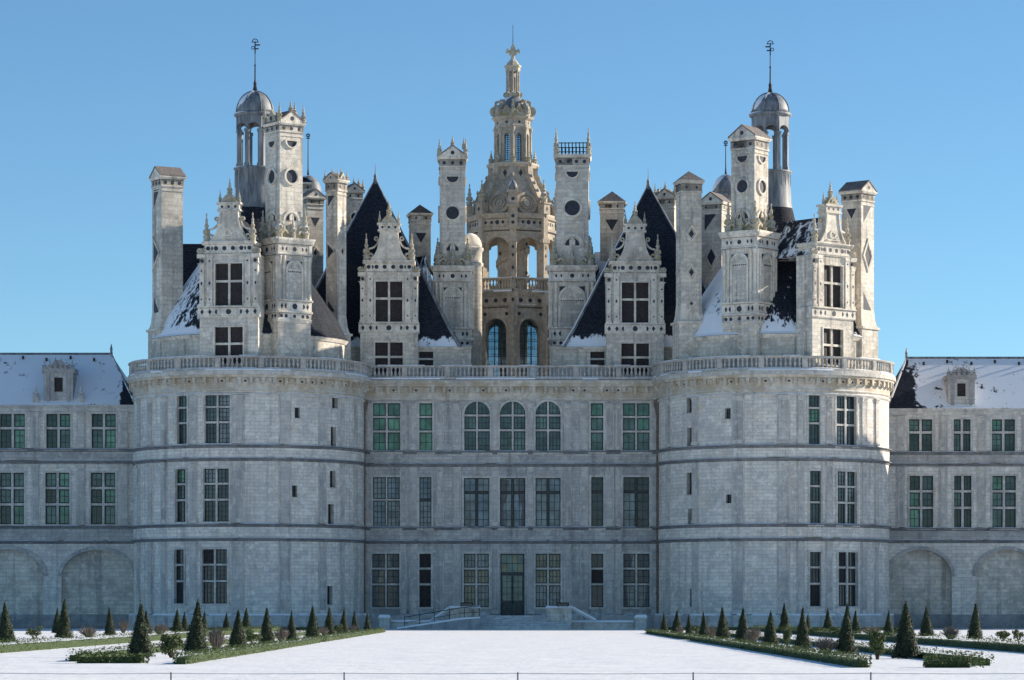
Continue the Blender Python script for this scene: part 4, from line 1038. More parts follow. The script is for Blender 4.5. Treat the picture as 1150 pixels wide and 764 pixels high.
# ring entablature
q = MB()
for F in octs(AP2):
    q.sweep(F, [(-2.2, z1-.1), (.2, z1-.1), (.28, z1+.15), (.12, z1+.2), (.12, zl(251)), (.3, zl(250)), (.42, zl(247)), (.44, zl(245)), (-2.2, zl(245))], -H2-.18, H2+.18, 'brown')
    for u in (-1.15, -.55, 0, .55, 1.15): q.disc(F, u, (z1+zl(249.5))/2+.08, .2 if u in (-.0,) else .15, 'inlay', .135, n=10)
    dentils(q, F, -H2, H2, zl(251), .07, .09, .12, .2, 'inlay'); dentils(q, F, -H2, H2, z1-.22, .07, .09, .1, .17, 'inlay')
q.build('entablature', T, T)
# ribbed bell dome with medallions
prof = [(3.45, zl(245)), (3.4, zl(238)), (3.2, zl(229)), (2.85, zl(219)), (2.45, zl(210)), (2.05, zl(202)), (1.85, zl(195))]
q = MB(); q.lathe(XL, YL, prof, 'brown', 8, a0=0, a1=2*pi, smooth=False); q.build('dome', T, T)
def dome_ap(z_):
    for (r0, z0_), (r1, z1_) in zip(prof, prof[1:]):
        if z_ <= z1_: return (r0+(r1-r0)*(z_-z0_)/(z1_-z0_))*cos(pi/8)
    return prof[-1][0]*cos(pi/8)
for F0 in octs(0):
    q = MB(); F = Fr(XL, YL, F0.yaw); zc = zl(232.5); nn = 22
    for r0, r1, dd in ((.78, 1.02, .24), (.0, .34, .22), (.34, .78, .06), (.42, .56, .2)):
        vs = []
        for i in range(nn):
            an = 2*pi*i/nn
            for r_, d_ in ((r0, -.25), (r1, -.25), (r1, dd), (r0, dd)):
                zz_ = zc+r_*sin(an)*.98; vs.append(F(r_*cos(an), zz_, dome_ap(zz_)+d_))
        q.add(vs, [[i*4+k, i*4+(k+1) % 4, ((i+1) % nn)*4+(k+1) % 4, ((i+1) % nn)*4+k] for i in range(nn) for k in range(4)], 'brown')
    q.build('medallion', T, T)
for x, y, a in verts8(0):
    q = MB(); pr = [(r+.36, z_) for r, z_ in prof]; pin = [(r-.2, z_) for r, z_ in prof]
    def fr_(u, z_, d): return (XL+d*sin(a)+u*cos(a), YL-d*cos(a)+u*sin(a), z_)
    k = len(prof)
    vs = [fr_(-.26, z_, r) for r, z_ in pr]+[fr_(.26, z_, r) for r, z_ in pr]+[fr_(-.26, z_, r) for r, z_ in pin]+[fr_(.26, z_, r) for r, z_ in pin]
    fs = [[i, i+1, k+i+1, k+i] for i in range(k-1)]+[[i, 2*k+i, 2*k+i+1, i+1] for i in range(k-1)]+[[k+i, k+i+1, 3*k+i+1, 3*k+i] for i in range(k-1)]
    q.add(vs, fs, 'brown')
    for i in range(1, k-1): q.lathe(*fr_(0, 0, pr[i][0])[:2], [(.01, pr[i][1]-.1), (.16, pr[i][1]+.1), (.01, pr[i][1]+.38)], 'lichen', 6)
    q.build('buttress_rib', T, T)
    if abs(sin(a)) < .01: continue
    X = (XL+3.95*sin(a), YL-3.95*cos(a)); F = Fr(X[0], X[1], a)
    q = MB(); q.box(F, -.4, .4, zl(245), zl(234), -.4, .4, 'brown'); q.box(F, -.5, .5, zl(234), zl(232.5), -.5, .5, 'brown'); q.diamond(F, 0, zl(239.5), .15, .24, 'inlay', .412)
    pinn(q, X[0], X[1], zl(232.5), 2.1, .27); q.build('pinnacle', T, T)
# tall niche shaft on the front and back rib
for s_ in (0, 4):
    x, y, a = verts8(4.05)[s_]; F = Fr(x, y, a); q = MB()
    q.box(F, -.42, .42, zl(262), zl(222), -.6, .3, 'brown'); q.sweep(F, [(-.62, zl(240)), (.45, zl(239)), (.5, zl(236)), (-.62, zl(235))], -.55, .55, 'brown'); q.box(F, -.55, .55, zl(223), zl(220), -.64, .42, 'brown')
    for zq in (zl(256), zl(249), zl(230)): q.disc(F, 0, zq, .16, 'inlay', .312, n=9)
    q.lathe(x, y, [(.42, zl(220)), (.42, zl(216)), (.3, zl(212)), (.08, zl(209)), (.01, zl(206))], 'lead', 10); q.build('niche_shaft', T, T)
# upper drum
m = MB()
for F in octs(1.86):
    h = 1.86*tan(pi/8); m.wall(F, -h, h, zl(203), zl(184), [], 'brown', du=5)
    m.sweep(F, [(-.6, zl(191)), (.2, zl(190.5)), (.36, zl(187.5)), (.36, zl(185.5)), (-.6, zl(185))], -h-.15, h+.15, 'brown'); m.diamond(F, 0, zl(197), .2, .36, 'inlay')
m.build('upper_drum', T, T)
for x, y, a in verts8(1.98): F = Fr(x, y, a); q = MB(); q.box(F, -.3, .3, zl(204), zl(186), -.2, .28, 'brown'); pinn(q, x, y, zl(185.5), 1.3, .22); q.build('buttress', T, T)
# glazed lantern
AL = 1.45; HL = AL*tan(pi/8); lo = (-.26, .26, zl(186), zl(152), True)
m = MB()
for F in octs(AL):
    m.wall(F, -HL, HL, zl(186), zl(140), [lo], 'brown', du=5, depth=.25)
    m.sweep(F, [(-.4, zl(146)), (.06, zl(145.5)), (.12, zl(143)), (.06, zl(142)), (.06, zl(137)), (.3, zl(135)), (.38, zl(133)), (-.4, zl(133))], -HL-.1, HL+.1, 'brown'); m.disc(F, 0, zl(139.5), .13, 'inlay', .072, n=8)
l_ = m.build('lantern', T, T)
for F in octs(AL):
    q = MB(); q.box(F, -.25, .25, lo[2], lo[3]-.02, -.22, -.2, 'g_clear'); w = q.build('lantern_window', T, T)
    q = MB(); q.box(F, -.02, .02, lo[2], lo[3], -.2, -.17, 'leadwork')
    for i in range(1, 14): zq = lo[2]+(lo[3]-lo[2])*i/14; q.box(F, -.26, .26, zq-.03, zq+.03, -.2, -.17, 'leadwork')
    q.build('frame', w, T)
for x, y, a in verts8(AL/cos(pi/8)+.02): F = Fr(x, y, a); q = MB(); q.lathe(x, y, [(.2, zl(186)), (.2, zl(182)), (.14, zl(181)), (.13, zl(150)), (.22, zl(147)), (.22, zl(145))], 'brown', 8); q.build('column', T, T)
# crown of scrolls, lead dome, upper lantern, fleur-de-lis
for k, (x, y, a) in enumerate(verts8(1.62)):
    F = Fr(x, y, a); q = MB(); q.ring(Fr(x, y, a+pi/2), .0, zl(126), .22, .5, -.12, .12, 'lichen', n=10); q.ring(Fr(x, y, a+pi/2), .3, zl(117.5), .14, .34, -.1, .1, 'lichen', n=9); pinn(q, x, y, zl(133), 1.55, .2); q.build('crown_scroll', T, T)
for F in octs(1.5):
    q = MB(); q.prism(F, [(-.55, zl(133)), (.55, zl(133)), (.4, zl(126)), (.1, zl(121)), (-.1, zl(121)), (-.4, zl(126))], -.2, .06, 'lichen'); q.ring(F, 0, zl(127.5), .14, .32, .0, .14, 'lichen', n=9); q.build('crown_gable', T, T)
q = MB(); q.lathe(XL, YL, [(1.45, zl(132)), (1.38, zl(124)), (1.15, zl(117)), (.85, zl(112.5)), (.72, zl(110))], 'lead', 16); q.build('lead_dome', T, T)
q = MB(); q.lathe(XL, YL, [(.72, zl(111)), (.72, zl(106)), (.5, zl(105))], 'brown', 8, smooth=False); q.lathe(XL, YL, [(.33, zl(106)), (.33, zl(80))], 'brown', 8)
for x, y, a in verts8(.55): q.lathe(x, y, [(.13, zl(106)), (.09, zl(104)), (.08, zl(83)), (.14, zl(80))], 'brown', 6)
for x, y, a in verts8(.75): q.ring(Fr(x, y, a+pi/2), .1, zl(107), .1, .25, -.08, .08, 'lichen', n=8)
q.lathe(XL, YL, [(.6, zl(81)), (.68, zl(79)), (.68, zl(77)), (.78, zl(75.5)), (.78, zl(74)), (.6, zl(73)), (.45, zl(70)), (.2, zl(66.5)), (.12, zl(65))], 'lichen', 8, smooth=False)
q.build('upper_lantern', T, T)
F = Fr(XL, YL); q = MB(); z0 = zl(66)
q.prism(F, [(-.12, z0), (.12, z0), (.17, z0+.4), (.27, z0+.75), (.13, z0+1.15), (0, z0+1.45), (-.13, z0+1.15), (-.27, z0+.75), (-.17, z0+.4)], -.14, .14, 'lichen')
for s_ in (-1, 1): q.prism(F, [(s_*.1, z0+.35), (s_*.34, z0+.55), (s_*.62, z0+.45), (s_*.66, z0+.68), (s_*.5, z0+.92), (s_*.36, z0+.78), (s_*.22, z0+.72)], -.12, .12, 'lichen')
q.box(F, -.34, .34, z0+.3, z0+.45, -.17, .17, 'lichen'); q.lathe(XL, YL, [(.2, z0-.1), (.2, z0+.15), (.1, z0+.3)], 'lichen', 8); q.build('fleur_de_lis', T, T)
q = MB(); q.lathe(XL, YL, [(.035, z0+1.3), (.025, zl(28))], 'iron', 6); q.build('lightning_rod', T, T)

# ------------------------------------------------------------------ the two low wings
YW = 3.0
def wing(sgn, f2, f1, arches, eave, ridge, hipx, endx, dpx, dtop, strs, roofm, label, slope_px, dz=0):
    root = thing('castle_wing', label, 'castle wing', (px(70 if sgn < 0 else 1080, YW), YW, 0), 'low wings on either side of the castle')
    F = Fr(0, YW); far = sgn*75.0; u0, u1 = sorted((far, px(endx, YW)))
    ze = pz(eave, YW); zr = pz(ridge, YW+5)
    o2 = [(px(a, YW), px(b, YW), pz(d, YW), pz(c, YW)) for a, b, c, d in f2]; o1 = [(px(a, YW), px(b, YW), pz(d, YW), pz(c, YW)) for a, b, c, d in f1]
    oa = [(px(a, YW), px(b, YW), .0, pz(c, YW), True, .7, pz(c, YW)-pz(c+30, YW)) for a, b, c in arches]
    m = MB(); m.wall(F, u0, u1, -.3, ze, o2+o1+oa, 'ashlar', du=40, depth=.4, rmat='trim'); m.build('wall', root, root)
    b = MB(); b.wall(Fr(u1 if sgn < 0 else u0, YW+5.5, pi/2 if sgn < 0 else -pi/2), -5.5, 5.5, -.3, ze, [], 'ashlar', du=30); b.wall(Fr(0, YW+11, pi), -u1, -u0, -.3, ze, [], 'ashlar', du=90); b.build('rear_walls', root, root)
    for o in oa:
        q = MB(); q.wall(Fr(0, YW), o[0], o[1], 0, o[3], [], 'upper', du=30); q.v = [(a, c+.68, d) for a, c, d in q.v]; ar = q.build('blind_arch', root, root)
        q = MB(); w = o[1]-o[0]; r = w/2; rise = o[6]
        zs = o[3]-rise; n = 16; A = [(r*cos(pi*i/n), rise*sin(pi*i/n)) for i in range(n+1)]
        for (a, b_), (c, d) in zip(A, A[1:]):
            s1 = (r+.3)/r; s2 = (rise+.3)/rise; um = (o[0]+o[1])/2
            q.prism(F, [(um+a, zs+b_), (um+c, zs+d), (um+c*s1, zs+d*s2), (um+a*s1, zs+b_*s2)], -.03, .11, 'grey')
        q.build('archivolt', ar, root)
        q = MB(); q.box(Fr(0, YW), o[0]+.01, o[1]-.01, 0, pz(690, YW), -.7, -.6, 'band'); q.build('damp_base', ar, root)
    q = MB(); e0, e1 = u0, u1; last = u0
    spans = []; cur = u0
    for o in sorted(oa): spans.append((cur, o[0]-.002)); cur = o[1]+.002
    spans.append((cur, u1))
    for a, b_ in spans:
        if b_-a > .3: q = MB(); q.box(F, a, b_, -.3, pz(690.5, YW), -.05, .12, 'band'); q.build('plinth', root, root)
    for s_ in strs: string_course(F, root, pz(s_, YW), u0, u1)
    q = MB(); q.box(F, u0, u1, pz(strs[1], YW)+.2, pz(strs[0], YW)-.16, -.03, .05, 'grey'); q.box(F, u0, u1, pz(strs[3], YW)+.2, pz(strs[2], YW)-.16, -.03, .05, 'grey'); q.build('frieze', root, root)
    q = MB(); q.sweep(F, [(-.02, ze-.6), (.06, ze-.55), (.1, ze-.4), (.1, ze-.3), (.25, ze-.12), (.3, ze), (-.02, ze+.02)], u0, u1, 'trim'); q.build('cornice', root, root)
    wl = sgn < 0
    for o in o2: window(F, root, o, 2, (.6, .4), (['g_green', 'g_lime', 'g_sage', 'g_deep'], ['g_deep', 'g_deep', 'g_teal']) if not wl else (['g_deep', 'g_sage', 'g_deep'], ['g_green', 'g_sage', 'g_lime']), grid=(2, 5), mull=.2, fw=.09)
    for o in o1: window(F, root, o, 2, (.4, .3, .3), (['g_green', 'g_lime', 'g_sage', 'g_deep'], ['g_deep', 'g_deep', 'g_teal']) if not wl else (['g_deep', 'g_sage', 'g_deep'], ['g_green', 'g_sage', 'g_lime']), grid=(2, 5), mull=.2, fw=.09)
    ps = []
    for i, o in enumerate(sorted(o2)):
        for s_ in (-1, 1): ps.append(((o[0]+o[1])/2+s_*((o[1]-o[0])/2+.75)))
    ps.sort(); mg = []
    for u in ps:
        if mg and u-mg[-1] < .9: mg[-1] = (mg[-1]+u)/2
        else: mg.append(u)
    for u in mg:
        if u0+.4 < u < u1-.4:
            pilaster(F, root, u, pz(strs[0], YW)+.2, ze-.6, .5, .1); pilaster(F, root, u, pz(strs[2], YW)+.2, pz(strs[1], YW)-.16, .5, .1)
    ps = []
    if sgn < 0: u = px(143, YW)
    else: u = px(1006, YW)
    near = any(abs(u-v) < .9 for v in mg)
    for a, c in ([] if near else [(pz(strs[0], YW)+.2, ze-.6), (pz(strs[2], YW)+.2, pz(strs[1], YW)-.16)]): pilaster(F, root, u, a, c, .55, .1)
    # hipped slate roof
    yb = YW+11; ym = YW+5; xe = px(endx, YW); xh = px(hipx, ym); r = MB()
    A = [(far, YW-.3, ze), (xe, YW-.3, ze), (xe, yb, ze), (far, yb, ze), (far, ym, zr), (xh, ym, zr)]
    r.add(A, [[0, 1, 5, 4], [1, 2, 5], [2, 3, 4, 5], [0, 4, 3], [0, 3, 2, 1]], roofm); rf = r.build('roof', root, root)
    q = MB(); q.tube([(far, ym, zr+.03), (xh, ym, zr+.03)], .12, 'lead', 6); q.tube([(xh, ym, zr), (xe, YW-.3, ze)], .1, 'lead', 6); q.lathe(xh, ym, [(.15, zr), (.1, zr+.3), (.14, zr+.4), (.02, zr+.9)], 'lead', 6); q.build('ridge', rf, root)
    q = MB()
    for i in range(9):     # little iron hooks on the snowy slope
        t = .86+.04*(i % 2); u = px(hipx, YW)+sgn*(2+i*2.05); yy = YW-.3+(ym-YW+.3)*t; zq = ze+(zr-ze)*t; q.box(Fr(u, yy), -.09, .09, zq, zq+.28, 0, .12, 'iron')
    q.build('roof_hook', rf, root)
    # stone dormer at the eave
    xd = px((dpx[0]+dpx[1])/2, YW); w = (dpx[1]-dpx[0])/13.25/2; F2_ = Fr(xd, YW+.1); D = MB(); h = pz(dtop, YW)-ze; o = (-.36, .36, ze+h*.30, ze+h*.62)
    D.wall(F2_, -w*.92, w*.92, ze-.1, ze+h*.72, [o], 'grey', du=9, depth=.3)
    for s_ in (-1, 1): D.box(F2_, s_*w*.92-.02, s_*w*.92+.02, ze-.1, ze+h*.72, -2.2, -.01, 'band'); D.box(F2_, s_*w*.66-.13, s_*w*.66+.13, ze+.25, ze+h*.72, -.02, .1, 'band')
    D.sweep(F2_, [(-.05, ze), (.14, ze), (.2, ze+.2), (-.05, ze+.25)], -w*1.02, w*1.02, 'band'); D.sweep(F2_, [(-2.2, ze+h*.72), (.1, ze+h*.72), (.22, ze+h*.79), (.22, ze+h*.82), (-2.2, ze+h*.82)], -w*1.06, w*1.06, 'band')
    D.prism(F2_, [(-w*.8, ze+h*.82), (w*.8, ze+h*.82), (w*.45, ze+h*.93), (0, ze+h*.97), (-w*.45, ze+h*.93)], -.6, .05, 'band')
    D.ring(F2_, 0, ze+h*.82, w*.38, w*.55, -.02, .12, 'band', 0, pi, 12)
    d_ = D.build('dormer', root, root)
    q = MB(); q.box(F2_, o[0], o[1], o[2], o[3], -.28, -.22, 'shutter'); q.build('window', d_, root)
    for i in range(6): pinnacle(xd-w*.9+w*1.8*i/5, YW-.0, ze+h*.82, .72+.25*(i in (2, 3)), .17, d_, root, 'band')
    q = MB(); zt_ = ze+h*.8; A = [F2_(-w*.85, zt_, -.6), F2_(w*.85, zt_, -.6), F2_(0, zt_+.5, -.6), F2_(-w*.85, zt_, -4), F2_(w*.85, zt_, -4), F2_(0, zt_+.5, -4)]; q.add(A, [[0, 1, 2], [3, 5, 4], [0, 2, 5, 3], [1, 4, 5, 2]], 'slate_half'); q.build('roof', d_, root)
    if sgn < 0:
        for s_ in (-1, 1):
            x = xd+s_*1.9; q = MB(); q.box(Fr(x, YW+.1), -.25, .25, ze, ze+.65, -.3, .2, 'trim'); pinn(q, x, YW+.1, ze+.65, 1.0, .22, 'trim'); q.build('pinnacle', root, root)
    return root
Lf2 = [(-51.5, -23, 465, 504), (0, 28, 465, 504), (52, 79, 465, 504), (103, 130, 465, 504)]
Lf1 = [(-51.5, -23, 531, 589), (0, 27, 531, 589), (51, 78, 531, 589), (102, 129.5, 531, 589)]
wing(-1, Lf2, Lf1, [(-130, -52, 617), (-31, 49, 617), (69, 150, 617.5)], 455, 398, 125, 153, (48, 83), 405, (505.5, 519, 592, 609), 'slate_wing', 'low stone wing left of the left tower, its roof fully covered with snow', 0)
Rf2 = [(1021, 1047, 471, 507), (1071, 1090, 471, 507), (1114, 1140, 471, 507), (1163, 1189, 471, 507)]
Rf1 = [(1021.5, 1048, 534.5, 593), (1071.5, 1091, 534.5, 593), (1114.5, 1141, 534.5, 593), (1164, 1190, 534, 593)]
wing(1, Rf2, Rf1, [(999.5, 1069, 617.5), (1096, 1166, 617.5), (1193, 1263, 617.5)], 459, 402.5, 1018, 996, (1064, 1096), 413, (509, 522, 594.5, 608), 'slate_wing_r', 'low stone wing right of the right tower, dark slate showing through patchy roof snow', 0)

# unseen corner tower added beyond the right wing, shaped to shade the right tower
t = thing('added_shade_tower', 'unseen round tower with a steep slate roof, added beyond the right wing for its shade', 'tower', (63.5, 3, 0))
F = Fr(63.5, 3, 0, 9.2); m = MB(); m.wall(F, -pi*9.2, pi*9.2, -.3, 18.6, [], 'ashlar', du=1.2); m.sweep(F, [(-.02, 18), (.2, 18.1), (.4, 18.6), (-.02, 18.7)], -pi*9.2, pi*9.2, 'trim', 60); m.build('wall', t, t)
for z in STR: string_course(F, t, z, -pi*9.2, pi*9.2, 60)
m = MB(); m.lathe(63.5, 3, [(9.7, 18.6), (.3, 31.5), (.01, 32)], 'slate_half', 40, smooth=False); m.build('conical_roof', t, t)
# ------------------------------------------------------------------ entrance steps, walls, piers, ramp
def at(p, q):
    """the spot on the flat ground seen at this pixel"""
    d = SC*DC*EYE/(q-HY); return ((p-CX)*d/(SC*DC), d-DC)
YS = -8.0; sx = lambda p: px(p, YS)
zd = pz(692.6, 1)
st = MB(); nst = 6; x0, x1 = sx(538), sx(615)
for i in range(nst):
    h1 = zd*(i+1)/nst; yf = YS-.42*(nst-1-i)
    xa, xb = (sx(504), sx(640)) if i < 3 else (x0, x1)
    F = Fr(0, yf); st.box(F, xa, xb, -.1, h1, -.42 if i < nst-1 else -(1.0-yf)+.35, 0, 'trim'); st.box(F, xa, xb, h1, h1+.10, -.42, .03, 'snowtread')
o = st.build('entrance_steps'); tag(o, 'wide flight of grey stone steps dusted with snow before the castle door', 'steps')
def low_wall(p0, p1, pt, y, label, name='parapet_wall', th=.55):
    m = MB(); F = Fr(0, y); a, b = px(p0, y), px(p1, y); zt = pz(pt, y)
    m.wall(F, a, b, -.1, zt, [], 'ashlar', du=20); m.box(F, a, b, -.1, zt, -th, -.01, 'ashlar'); 
    w = m.build(name); q = MB(); q.box(F, a-.08, b+.08, zt, zt+.12, -th-.08, .1, 'trim'); q.box(F, a-.05, b+.05, zt+.12, zt+.27, -th-.04, .09, 'snow'); q.build('coping', w)
    return tag(w, label, 'wall')
low_wall(440, 510, 700, YS+.6, 'low grey stone wall with snowy coping running left from the steps behind the ramp')
low_wall(642, 711, 700.5, YS+.6, 'low grey stone wall with snowy coping running right from the steps')
def pedestal(p0, p1, y, sgn, label):
    F = Fr(0, y); a, b = px(p0, y), px(p1, y); zt = pz(685, y); m = MB()
    m.box(F, a, b, -.1, zt, -2.6, 0, 'upper'); w = m.build('stair_pedestal')
    q = MB(); q.box(F, a-.12, b+.12, zt, zt+.16, -2.7, .12, 'trim'); q.box(F, a-.08, b+.08, zt+.16, zt+.32, -2.65, .1, 'snow'); q.build('coping', w)
    # sloping string wall falling away to the side
    xa, xb = (a-.12, px(484, y)) if sgn < 0 else (b+.12, px(669, y))
    q = MB(); zb = pz(697, y); Q = [(xa, zt+.14), (xb, zb), (xb, zb-.16), (xa, zt-.06)]; q.prism(Fr(0, y), Q if sgn > 0 else Q, -.45, -.05, 'trim')
    q.prism(Fr(0, y), [(xa, zt+.28), (xb, zb+.15), (xb, zb+.003), (xa, zt+.143)], -.43, -.07, 'snow'); q.build('sloping_handrail', w)
    return tag(w, label, 'pedestal')
pedestal(506, 538, YS-.6, -1, 'stone pedestal left of the entrance steps, with a sloping snowy handrail'); pedestal(614.5, 642, YS-.6, 1, 'stone pedestal right of the entrance steps, with a sloping snowy handrail')
for p, lab in ((524, 'small dark floodlight box on the left stair pedestal'), (632, 'small dark floodlight box on the right stair pedestal')):
    F = Fr(0, YS-1.0); m = MB(); z = pz(685, YS-.6)+.24; x = px(p, YS-1); F = Fr(x, YS-1.3)
    m.prism(Fr(x, YS-1.3, pi/2), [(-.2, z+.06), (.2, z+.06), (.24, z+.30), (-.12, z+.36)], -.5, .5, 'iron'); m.box(F, -.4, -.34, z, z+.1, -.1, .1, 'iron'); m.box(F, .34, .4, z, z+.1, -.1, .1, 'iron')
    b = m.build('floodlight_box'); q = MB(); q.box(Fr(x, YS-1.3), -.44, .44, z+.1, z+.27, .205, .225, 'g_dark'); q.build('glass', b); tag(b, lab, 'floodlight')
for p0, p1, lab in ((424.5, 438.5, 'square stone pier with a snow-capped top at the left end of the wall'), (712.5, 727, 'square stone pier with a snow-capped top at the right end of the wall')):
    y = YS-.2; F = Fr(0, y); a, b = px(p0, y), px(p1, y); zt = pz(695.5, y); m = MB(); m.box(F, a+.08, b-.08, -.1, zt, -1.0, 0, 'trim'); w = m.build('stone_pier')
    q = MB(); q.box(F, a, b, zt, zt+.14, -1.08, .08, 'trim'); q.prism(F, [(a, zt+.14), (b, zt+.14), (b-.12, zt+.36), (a+.12, zt+.36)], -1.06, .06, 'snow'); q.build('cap', w); tag(w, lab, 'pier')
# wheelchair ramp with its rail
yr = YS-3.4; F = Fr(0, yr); xa, xb, xc = px(446, yr), px(518, yr), px(539, yr); zt = pz(694.5, yr); m = MB()
m.prism(F, [(xa, -.1), (xc, -.1), (xc, zt), (xb, zt-.1), (xa, .05)], -1.6, 0, 'band'); m.prism(F, [(xa, .05), (xb, zt-.1), (xc, zt), (xc, zt+.12), (xb, zt+.04), (xa, .16)], -1.6, .03, 'snow')
rp = m.build('access_ramp'); tag(rp, 'snow-covered access ramp climbing to the steps in front of the left wall', 'ramp')
rl = MB(); rl.tube([(xa+.6, yr+.1, 1.0), (xb, yr+.1, zt+.85), (xc-.05, yr+.1, zt+.95)], .035, 'iron'); rl.tube([(xa+.6, yr+.1, .55), (xb, yr+.1, zt+.4), (xc-.05, yr+.1, zt+.5)], .025, 'iron'); r_ = rl.build('railing', rp)
for k in range(6):
    x = xa+.6+(xc-.05-xa-.6)*k/5; zg = .05+(zt-.15)*max(0, min(1, (x-xa)/(xb-xa))); q = MB(); q.tube([(x, yr+.1, zg), (x, yr+.1, zg+.95)], .03, 'iron'); q.build('post', r_)
# low wire fence in front
fy = -DC+61.5; fx = lambda p: (p-CX)*61.5/(SC*DC); zt = EYE-(756.3-HY)*61.5/(SC*DC)
fe = thing('wire_fence', 'low wire fence on thin posts across the snow in front', 'fence', (0, fy, 0))
for p in (-3, 192, 386.5, 581.5, 778.5, 978, 1172):
    q = MB(); x = fx(p); q.tube([(x, fy, -.2), (x, fy, zt+.02)], .016, 'post', 6); q.build('post', fe, fe)
for zq in (zt, .1):
    q = MB(); xs = [-3, 192, 386.5, 581.5, 778.5, 978, 1172]; pts = []
    for a, b in zip(xs, xs[1:]):
        for t in (0, .25, .5, .75): pts.append((fx(a+(b-a)*t), fy, zq-.012*sin(pi*t)))
    pts.append((fx(xs[-1]), fy, zq)); q.tube(pts, .006, 'wire', 5); q.build('wire', fe, fe)

# ------------------------------------------------------------------ the snow-covered garden
R = random.Random(5)
from mathutils import Vector
def leaf(m, p, nrm, s, mat, R):
    n = Vector(nrm)+Vector((R.uniform(-.7, .7), R.uniform(-.7, .7), R.uniform(-.5, .8))); n.normalize()
    a = n.orthogonal().normalized(); b = n.cross(a); t = R.uniform(0, 6.3); c, d = cos(t), sin(t); A = a*c+b*d; B = b*c-a*d; P = Vector(p)
    w = s*R.uniform(.6, 1.3); h = w*R.uniform(.45, .8)
    m.v_add = None
    return [tuple(P-A*w), tuple(P-B*h), tuple(P+A*w), tuple(P+B*h)]
def leaves(m, pts, s, mat, R):
    vs = []; fs = []
    for p, n in pts: k = len(vs); vs += leaf(m, p, n, s, mat, R); fs.append([k, k+1, k+2, k+3])
    m.add(vs, fs, mat, [(0, 0)]*len(vs))
def yew_meshes(seed):
    R = random.Random(seed); H = 1.82; pts = []; ph = [R.uniform(0, 6.3) for _ in range(4)]
    for i in range(3400):
        t = 1-(1-R.random())**.62 if False else R.random()**1.35
        a = R.uniform(0, 2*pi); rr = .44*(1-t)**.95*(1+.08*sin(3*a+ph[0]+5*t)+.07*sin(5*a+ph[1]-9*t)+.05*sin(17*t+ph[2]))+.012
        rr *= R.uniform(.72, 1.05); z = .04+t*(H-.1)
        if t > .93: rr += R.uniform(0, .02)
        pts.append(((rr*cos(a), rr*sin(a), z), (cos(a), sin(a), .35)))
    for i in range(26): z = H-.22+R.random()*.30; pts.append(((R.uniform(-.03, .03), R.uniform(-.03, .03), z), (R.uniform(-1, 1), R.uniform(-1, 1), .1)))
    m = MB(); m.lathe(0, 0, [(.3, .03), (.37, .12), (.25, .7), (.1, 1.4), (.01, 1.72)], 'yewcore', 12)
    leaves(m, pts, .034, 'yew', R)
    t = MB(); t.lathe(0, 0, [(.06, -.1), (.05, .2), (.03, .5)], 'bark', 6)
    return m, t
YEW = []
for s_ in (1, 2, 3):
    m, t = yew_meshes(s_); YEW.append((m, t, [None, None]))
def yew(p, q, top, label, kind):
    x, y = at(p, q); d = y+DC; h = (q-top)*d/(SC*DC); s_ = h/1.9
    root = thing('topiary_cone', label, 'topiary', (x, y, 0), 'clipped yew cones in the snowy flower beds')
    m, t, cache = YEW[kind % 3]
    for i, (mb, nm) in enumerate(((m, 'crown'), (t, 'trunk'))):
        if cache[i] is None: o = mb.build(nm, root); cache[i] = o
        else: o = copy_under(cache[i], root, (0, 0, 0))
    w = R.uniform(.88, 1.14); root.scale = (s_*w, s_*w, s_); root.rotation_euler = (R.uniform(-.03, .03), R.uniform(-.035, .035), R.uniform(0, 6.28))
ORD = ['first', 'second', 'third', 'fourth', 'fifth', 'sixth', 'seventh', 'eighth', 'ninth', 'tenth', 'eleventh', 'twelfth']
LI = [(157.6, 738.5, 674), (220, 732.7, 672), (266.6, 727.7, 683), (299.5, 722.5, 680), (327.5, 720, 685), (351, 716.8, 679), (370, 713.2, 680), (385.6, 711.8, 682), (398.6, 709.8, 685), (412.4, 709.2, 687)]
RI = [(1018, 740, 673.5), (950, 735, 676), (901, 729.6, 680), (865, 724, 685), (833.6, 721, 681), (812, 717.6, 680), (790.7, 715.5, 686), (774, 712.8, 689), (759.7, 711.6, 684), (746, 709.9, 687.5)]
LO = [(7, 722, 674.5), (71.5, 717, 671.5), (123.6, 713.7, 681), (64, 711.5, 681), (164.5, 712, 684), (199, 710, 683), (207, 709.6, 686), (229, 709.8, 685), (254, 709.4, 687), (276, 709.2, 681)]
RO = [(1095, 718, 674.5), (1041, 714.7, 680), (997.7, 715.5, 685), (961, 711.8, 684), (929.6, 711.8, 683), (907, 710, 688), (881.4, 711, 675.5)]
for i, (a, b, c) in enumerate(LI): yew(a, b, c, 'clipped yew cone, %s back along the hedge left of the central lawn' % ORD[i], i)
for i, (a, b, c) in enumerate(RI): yew(a, b, c, 'clipped yew cone, %s back along the hedge right of the central lawn' % ORD[i], i+1)
for i, (a, b, c) in enumerate(sorted(LO)): yew(a, b, c, 'clipped yew cone in the outer left bed, %s from the left edge of the photo' % ORD[i], i+2)
for i, (a, b, c) in enumerate(sorted(RO, reverse=True)): yew(a, b, c, 'clipped yew cone in the outer right bed, %s from the right edge of the photo' % ORD[i], i)

